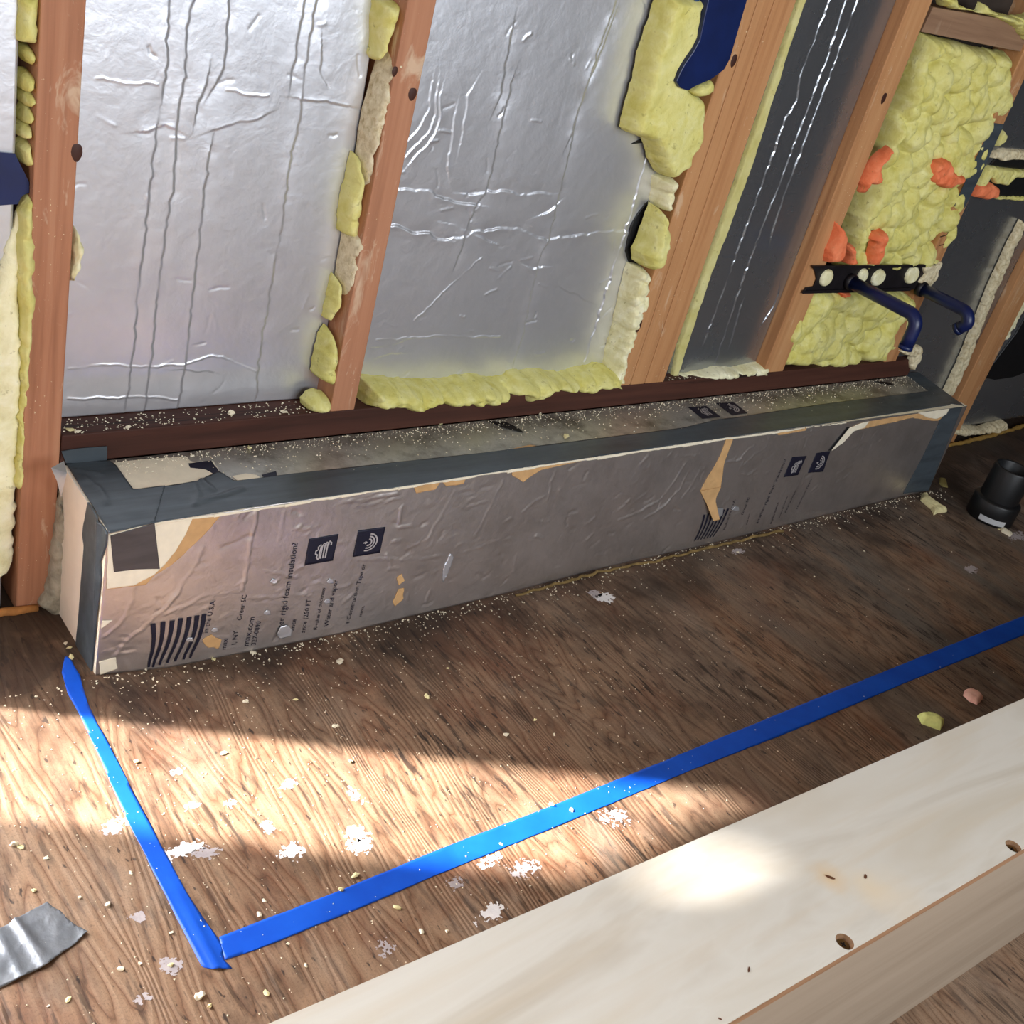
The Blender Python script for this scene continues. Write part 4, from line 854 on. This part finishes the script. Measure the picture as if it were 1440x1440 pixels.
# ------------------------------------------------------------------ birch plywood box in the foreground
HB = .25
pb = empty('plywood_box', (.6, -.73, 0))
bk = [on_z(x, y, HB) for x, y in ((400, 1430), (960, 1180), (1440, 982))]; ft = [on_z(x, y, HB) for x, y in ((1027, 1437), (1200, 1332), (1440, 1193))]
kb = (bk[2][1]-bk[0][1])/(bk[2][0]-bk[0][0]); kf = (ft[2][1]-ft[0][1])/(ft[2][0]-ft[0][0])
yb = lambda x: bk[0][1]+kb*(x-bk[0][0]); yf = lambda x: ft[0][1]+kf*(x-ft[0][0])
XA, XZ = -.32, 1.75; TP = .012
def wedge(x0, x1, ya, yb_, z0, z1):
    return [(x0, ya(x0), z0), (x1, ya(x1), z0), (x1, yb_(x1), z0), (x0, yb_(x0), z0), (x0, ya(x0), z1), (x1, ya(x1), z1), (x1, yb_(x1), z1), (x0, yb_(x0), z1)]
CUBE = [(0, 3, 2, 1), (4, 5, 6, 7), (0, 1, 5, 4), (1, 2, 6, 5), (2, 3, 7, 6), (3, 0, 4, 7)]
HOLE = m_plain('countersink_wood', srgb(120, 88, 60), .7, 0, .3, .3, 300)
screws = [on_z(1188, 1324, HB), on_z(1425, 1190, HB)]
tpn = mesh('top_panel', wedge(XA, XZ, yf, yb, HB-TP+.0036, HB), CUBE, BIRCH, pb); tpn['label'] = 'pale birch top with two knots'
# countersunk holes cut into the top panel
for s in screws:
    bm = bmesh.new(); bmesh.ops.create_cone(bm, cap_ends=True, segments=28, radius1=.0045, radius2=.0085, depth=.008, matrix=Matrix.Translation((s[0], s[1], HB-.0034)))
    cme = bpy.data.meshes.new('c'); bm.to_mesh(cme); bm.free(); co = bpy.data.objects.new('c', cme); COL.objects.link(co)
    md = tpn.modifiers.new('b', 'BOOLEAN'); cme.materials.append(HOLE); md.material_mode = 'TRANSFER'; md.operation = 'DIFFERENCE'; md.solver = 'EXACT'; md.object = co
    bpy.context.view_layer.update()
    nm = bpy.data.meshes.new_from_object(tpn.evaluated_get(bpy.context.evaluated_depsgraph_get()))
    tpn.modifiers.clear(); tpn.data = nm; bpy.data.objects.remove(co)
for i, (z0, z1, mt) in enumerate(((HB-TP, HB-TP+.0017, PLYEDGE), (HB-TP+.0017, HB-TP+.0036, BIRCH_SIDE))):
    mesh('ply_layer', wedge(XA, XZ, lambda x: yf(x)+.0003*(1+i), yb, z0, z1), CUBE, mt, pb)
mesh('edge_veneer', wedge(XA, XZ, lambda x: yf(x)-.0004, lambda x: yf(x)+.0004, HB-TP+.0040, HB-.0012), CUBE, PLYEDGE, pb)
mesh('front_panel', wedge(XA, XZ, lambda x: yf(x)+.001, lambda x: yf(x)+.016, 0, HB-TP), CUBE, BIRCH_SIDE, pb)['label'] = 'shaded grey brown side board facing the camera'
mesh('back_panel', wedge(XA, XZ, lambda x: yb(x)-.016, lambda x: yb(x)-.001, 0, HB-TP), CUBE, BIRCH_SIDE, pb)
box('end_panel', XA+.001, XA+.016, yf(XA)+.017, yb(XA)-.017, 0, HB-TP, BIRCH_SIDE, pb)
box('end_panel', XZ-.016, XZ-.001, yf(XZ)+.017, yb(XZ)-.017, 0, HB-TP, BIRCH_SIDE, pb)
for s in screws:
    bm = bmesh.new(); bmesh.ops.create_cone(bm, cap_ends=True, segments=24, radius1=.0030, radius2=.0054, depth=.003, matrix=Matrix.Translation((s[0], s[1], HB-.0052)))
    sc = from_bm('screw', bm, BRASS, pb, False)
    for a in (0.3, 0.3+math.pi/2):
        bm = bmesh.new(); bmesh.ops.create_cube(bm, size=1, matrix=Matrix.Translation((s[0], s[1], HB-.0036)) @ Matrix.Rotation(a, 4, 'Z') @ Matrix.Diagonal((.005, .0011, .0005, 1)))
        from_bm('drive_slot', bm, BLACK, sc)
tag(pb, 'pale birch plywood box with countersunk screws across the lower right corner', 'plywood box')
# knots in the birch top
def top_blob(px, py, rx, ry, rot, mat, t, name='knot'):
    c = on_z(px, py, HB); pts = []
    for a in np.linspace(0, 2*math.pi, 22)[:-1]:
        u = rx*math.cos(a)*(1+.12*math.sin(3*a)); v = ry*math.sin(a)*(1+.1*math.cos(2*a)); pts.append((c[0]+u*math.cos(rot)-v*math.sin(rot), c[1]+u*math.sin(rot)+v*math.cos(rot)))
    return sheet(name, pts, .0015, floor_surf(HB), flat(t), NT, mat, tpn, smooth=False)
KN2 = m_plain('birch_knot_ring', srgb(214, 190, 152), .55, 0, .3, .1, 60); KN1 = m_plain('birch_knot_core', srgb(96, 60, 40), .5, 0, .3, .3, 200); KN3 = m_plain('birch_heart', srgb(222, 206, 178), .5, 0, .3, .08, 60)
top_blob(1167, 1234, .0048, .0020, -.9, KN1, .0004); top_blob(1217, 1233, .0032, .0014, .5, KN1, .0004); top_blob(1053, 1364, .003, .0009, .6, KN1, .0004); top_blob(1012, 1433, .002, .001, -.9, KN1, .0004)


# ------------------------------------------------------------------ black pipe fitting
c = on_z(1390, 727); pf = empty('pipe_fitting', (c[0], c[1], 0))
def lathe(name, prof, mat, parent, c, n=40):
    V = []; Fl = []
    for r_, z in prof:
        for k in range(n): V.append((c[0]+r_*math.cos(2*math.pi*k/n), c[1]+r_*math.sin(2*math.pi*k/n), z))
    for i in range(len(prof)-1):
        for k in range(n): Fl.append((i*n+k, i*n+(k+1) % n, (i+1)*n+(k+1) % n, (i+1)*n+k))
    o = mesh(name, V, Fl, mat, parent, True); return o
lathe('lower_collar', [(.030, .0), (.049, .0), (.0505, .002), (.0505, .046), (.0485, .049), (.040, .052)], BLACK, pf, c)
lathe('upper_tube', [(.0415, .046), (.0415, .123), (.040, .126), (.037, .126), (.0355, .123), (.0355, .01)], BLACK, pf, c)
n0 = 10; V = []; a0 = math.atan2(CAM[1]-c[1], CAM[0]-c[0])
for k in range(n0+1):
    a = a0-.35+1.15*k/n0
    for z in (.006, .018): V.append((c[0]+.0512*math.cos(a), c[1]+.0512*math.sin(a), z))
lb = mesh('paper_label', V, [(2*k, 2*k+2, 2*k+3, 2*k+1) for k in range(n0)], PAPER, pf, True); lb['label'] = 'grey white paper label'
tag(pf, 'black plastic pipe fitting standing on the floor at the far right', 'pipe fitting')

# ------------------------------------------------------------------ scraps, paint spots and crumbs
def chip_mesh(seed, flat_=.35, n=1):
    r = random.Random(seed); bm = bmesh.new(); bmesh.ops.create_icosphere(bm, subdivisions=n, radius=1)
    ax, ay = r.uniform(.6, 1.2), r.uniform(.35, .8)
    for v in bm.verts:
        k = r.uniform(.45, 1.35); v.co = Vector((v.co.x*ax*k, v.co.y*ay*k, v.co.z*flat_*k))
    zmin = min(v.co.z for v in bm.verts)
    for v in bm.verts: v.co.z -= zmin
    me = bpy.data.meshes.new('crumb'); bm.to_mesh(me); bm.free(); return me
CH = [chip_mesh(i, .22+.08*(i % 4), 2 if i % 2 else 1) for i in range(10)]
for i, me in enumerate(CH): me.materials.append(CRUMB if i % 3 else CRUMB_Y)
def crumb(loc, size, label, group, idx=None, name='foam_crumb'):
    me = CH[(idx if idx is not None else random.randrange(10))]
    o = bpy.data.objects.new(name, me); COL.objects.link(o); o.location = loc; o.scale = (size,)*3; o.rotation_euler = (0, 0, random.uniform(0, 6.28)); WLOC[o] = np.array(loc)
    return tag(o, label, 'crumb', group)
# bigger floor crumbs where the photograph shows them
for px, py, s in ((478, 931, 8), (712, 1033, 6), (600, 981, 7), (1037, 777, 5), (779, 1034, 5), (493, 1071, 5), (499, 1233, 7), (558, 1277, 6), (775, 1132, 6), (803, 1140, 6), (704, 1187, 4), (20, 1189, 8), (28, 1191, 6), (65, 1207, 5), (184, 1228, 5), (112, 1263, 4), (48, 1253, 4), (152, 1273, 6), (241, 1312, 6), (364, 1286, 5), (372, 1267, 4), (405, 1327, 5), (430, 1358, 5), (240, 1358, 5), (281, 1401, 7), (375, 1398, 6), (169, 1363, 5), (197, 1355, 4), (95, 1407, 5), (68, 1415, 4), (295, 1415, 4), (345, 987, 7), (472, 1022, 6), (415, 985, 5), (458, 985, 4), (313, 1060, 7), (192, 1072, 5), (592, 1310, 5), (1215, 775, 4), (1292, 738, 4), (1145, 811, 5), (1338, 776, 4), (1180, 743, 4), (1405, 745, 7), (630, 940, 4), (900, 1000, 4), (752, 1013, 4), (480, 1252, 5), (628, 1310, 4), (100, 925, 7), (92, 905, 6), (97, 912, 5), (205, 942, 6), (300, 928, 5), (355, 918, 6), (420, 900, 5), (505, 880, 6), (553, 860, 7), (600, 850, 5), (640, 842, 5), (1150, 738, 5), (1262, 706, 6), (1290, 690, 6)):
    where = ('beyond the far half of the box' if px > 1000 else 'right along the foot of the box' if py < 960 and py > 1010-.29*px else
             'in the shade in front of the box' if py < 1050 else 'left of the short blue tape' if px < 230 and py > 1180 else
             'near the blue tape corner' if px < 450 and py > 1250 else 'along the long blue tape strip' if px > 450 else 'in the sunlit patch')
    crumb(on_z(px, py, .0002), s*.00075, 'small pale foam crumb on the floor '+where, 'pale crumbs on the floor')
for px, py, s in ((325, 583, 9), (400, 580, 6), (205, 632, 8), (100, 605, 8), (150, 603, 5), (115, 613, 6)):
    p = on_z(px, py, ZP1); crumb((p[0], min(max(p[1], YS+.008), YF-.006), ZP1-.0004), s*.0008, 'pale foam crumb resting on the dark plate above the box', 'crumbs on the plate')
for px, py, s in ((796, 616, 9), (270, 641, 6), (350, 631, 5), (620, 596, 5), (760, 583, 5), (455, 612, 5), (500, 604, 5), (1137, 557, 4), (1255, 529, 4)):
    crumb(on_z(px, py, H+.0002), s*.0009, 'pale foam crumb resting on the dusty top of the box', 'crumbs on the box top')
# larger scraps
def scrap(name, px, label, mat, T, z=0.0, cell=.02):
    uv = ragged(floor_uv(px), .004, .001); return tag(sheet(name, uv, .0018, floor_surf(0), lumpy(T, .008, cell, .4), NT, mat, skirt=.0005), label, 'foam scrap')
scrap('foam_scrap', [(1296, 695), (1304, 697), (1306, 703), (1316, 710), (1332, 720), (1318, 722), (1313, 725), (1308, 716), (1294, 704)], 'jagged yellow foam scrap on the floor by the far box corner', CRUMB_Y, .010)
scrap('foam_scrap', [(1290, 1007), (1300, 1005), (1315, 1010), (1326, 1020), (1322, 1028), (1312, 1024), (1296, 1018)], 'curved lime yellow foam scrap on the floor beside the birch box edge', m_plain('lime_foam', srgb(222, 224, 140), .8, 0, .2, .1, 150, .2), .012)
scrap('foam_scrap', [(1356, 972), (1364, 971), (1376, 977), (1382, 984), (1374, 992), (1362, 986), (1354, 978)], 'small pink oval foam chip on the floor near the right edge', PINK, .009)
scrap('foam_scrap', [(1404, 742), (1412, 744), (1424, 752), (1420, 755), (1408, 748)], 'thin pale sliver in front of the black pipe fitting', CRUMB, .006)
scrap('foam_scrap', [(1321, 672), (1330, 674), (1333, 686), (1325, 684), (1320, 680)], 'dull yellow foam smear on the floor between the box and the pipe fitting', m_plain('dull_foam', srgb(150, 138, 84), .8, 0, .2, .1, 150, .2), .004)
# dried paint on the floor: flecked thin skins
def speckle(px, py, rx, ry, mat, seed, dens=.5, cell=.0011, rot=0.0, t=.0004, name='paint_spot'):
    c = on_z(px, py); r = np.random.default_rng(seed); n = int(2*max(rx, ry)*1.2/cell); g = (np.arange(n)-n/2)*cell
    U, V_ = np.meshgrid(g, g, indexing='ij'); u = U*math.cos(rot)+V_*math.sin(rot); v = -U*math.sin(rot)+V_*math.cos(rot)
    f = 1-np.sqrt((u/rx)**2+(v/ry)**2); f = f*.95+1.5*fnoise(U*300+seed*3, V_*300, 3)+.9*fnoise(U*70+seed, V_*70+5, 2)-(1-dens)*.5-.02
    K = f > 0.0
    verts = []; faces = []; ix = {}
    def vid(i, j):
        if (i, j) not in ix:
            ix[(i, j)] = len(verts); jx, jy = (fnoise(i*.9+seed, j*.9, 1)*.8, fnoise(i*.9, j*.9+40+seed, 1)*.8)
            verts.append((c[0]+(i-n/2+jx)*cell, c[1]+(j-n/2+jy)*cell, t))
        return ix[(i, j)]
    for i, j in zip(*np.nonzero(K)): faces.append((vid(i, j), vid(i+1, j), vid(i+1, j+1), vid(i, j+1)))
    if faces: return mesh(name, verts, faces, mat, floor)
for i, a in enumerate(((262, 1195, .021, .012, PAINT, .6), (290, 1200, .016, .014, PAINT_THIN, .35), (408, 1198, .014, .014, PAINT, .55), (500, 1172, .014, .013, PAINT, .6), (508, 1188, .022, .013, PAINT, .3), (690, 1210, .016, .010, PAINT, .6), (692, 1285, .022, .010, PAINT, .65), (740, 1225, .026, .018, PAINT_THIN, .15), (640, 1245, .014, .01, PAINT_THIN, .2), (850, 842, .020, .014, PAINT, .5), (838, 836, .016, .010, PAINT_THIN, .4), (165, 1165, .016, .013, PAINT_THIN, .35), (270, 1135, .012, .008, PAINT, .3), (325, 1130, .010, .010, PAINT_THIN, .4), (405, 1105, .016, .012, PAINT_THIN, .3), (250, 1087, .010, .006, PAINT_THIN, .5), (240, 1358, .010, .010, PAINT_THIN, .55), (195, 1290, .010, .006, PAINT_THIN, .5), (205, 1402, .010, .008, PAINT_THIN, .5), (540, 1338, .020, .018, PAINT_THIN, .1), (500, 1120, .014, .02, PAINT_THIN, .15), (860, 1150, .026, .02, PAINT_THIN, .15), (375, 1163, .008, .014, PAINT_THIN, .3), (1365, 801, .018, .012, PAINT_THIN, .7), (1038, 776, .016, .008, PAINT_THIN, .6), (1432, 755, .05, .02, PAINT_THIN, .1))):
    speckle(a[0], a[1], a[2], a[3], a[4], i+1, a[5])
# dust: too fine to count
def dust(label, pts, size, mat, name='foam_dust'):
    V = []; F_ = []
    for p in pts:
        s = size*random.uniform(.4, 1.5); b = len(V); a = random.uniform(0, 6.28)
        for k in range(3): V.append((p[0]+s*math.cos(a+2.1*k)*random.uniform(.6, 1.4), p[1]+s*math.sin(a+2.1*k)*random.uniform(.6, 1.4), p[2]))
        V.append((p[0], p[1], p[2]+s*random.uniform(.5, 1.1))); F_ += [(b, b+1, b+3), (b+1, b+2, b+3), (b+2, b, b+3)]
    o = mesh(name, V, F_, mat); return tag(o, label, 'dust', kind='stuff')
R = random.Random(3)
pts = []
for _ in range(900):
    x = R.uniform(-.15, 1.9); d = R.expovariate(70); pts.append((x, float(np.interp(x, XB, YB))-.003-d, .0001))
dust('pale foam dust strewn along the foot of the box', pts, .0014, CRUMB)
pts = []
for _ in range(1500):
    x = R.gauss(.35, .38); y = R.uniform(-.5, .0) if R.random() < .6 else R.gauss(-.15, .1)
    if -.45 < x < 2.2 and -.58 < y < -.03: pts.append((x, y, .0009))
for _ in range(260):
    x = R.uniform(-.3, .15); y = R.uniform(-.55, .0); pts.append((x, y, .0009))
dust('fine pale foam dust sprinkled over the open plywood floor', pts, .0009, CRUMB)
pts = [(R.uniform(.02, 1.83), YS-.003-min(R.expovariate(55), .09), H+.0001) for _ in range(1900)]
dust('foam dust along the back of the box top', pts, .0012, CRUMB)
pts = []
for _ in range(520):
    x = R.choice([R.uniform(.0, .36), R.uniform(.0, .36), R.uniform(.85, 1.0), R.uniform(1.0, 1.3)]); pts.append((x, R.uniform(YS+.002, YF-.004 if x < .9 else YS+.02), ZP1+.0001))
dust('foam crumbs scattered on top of the dark plate', pts, .0012, CRUMB)
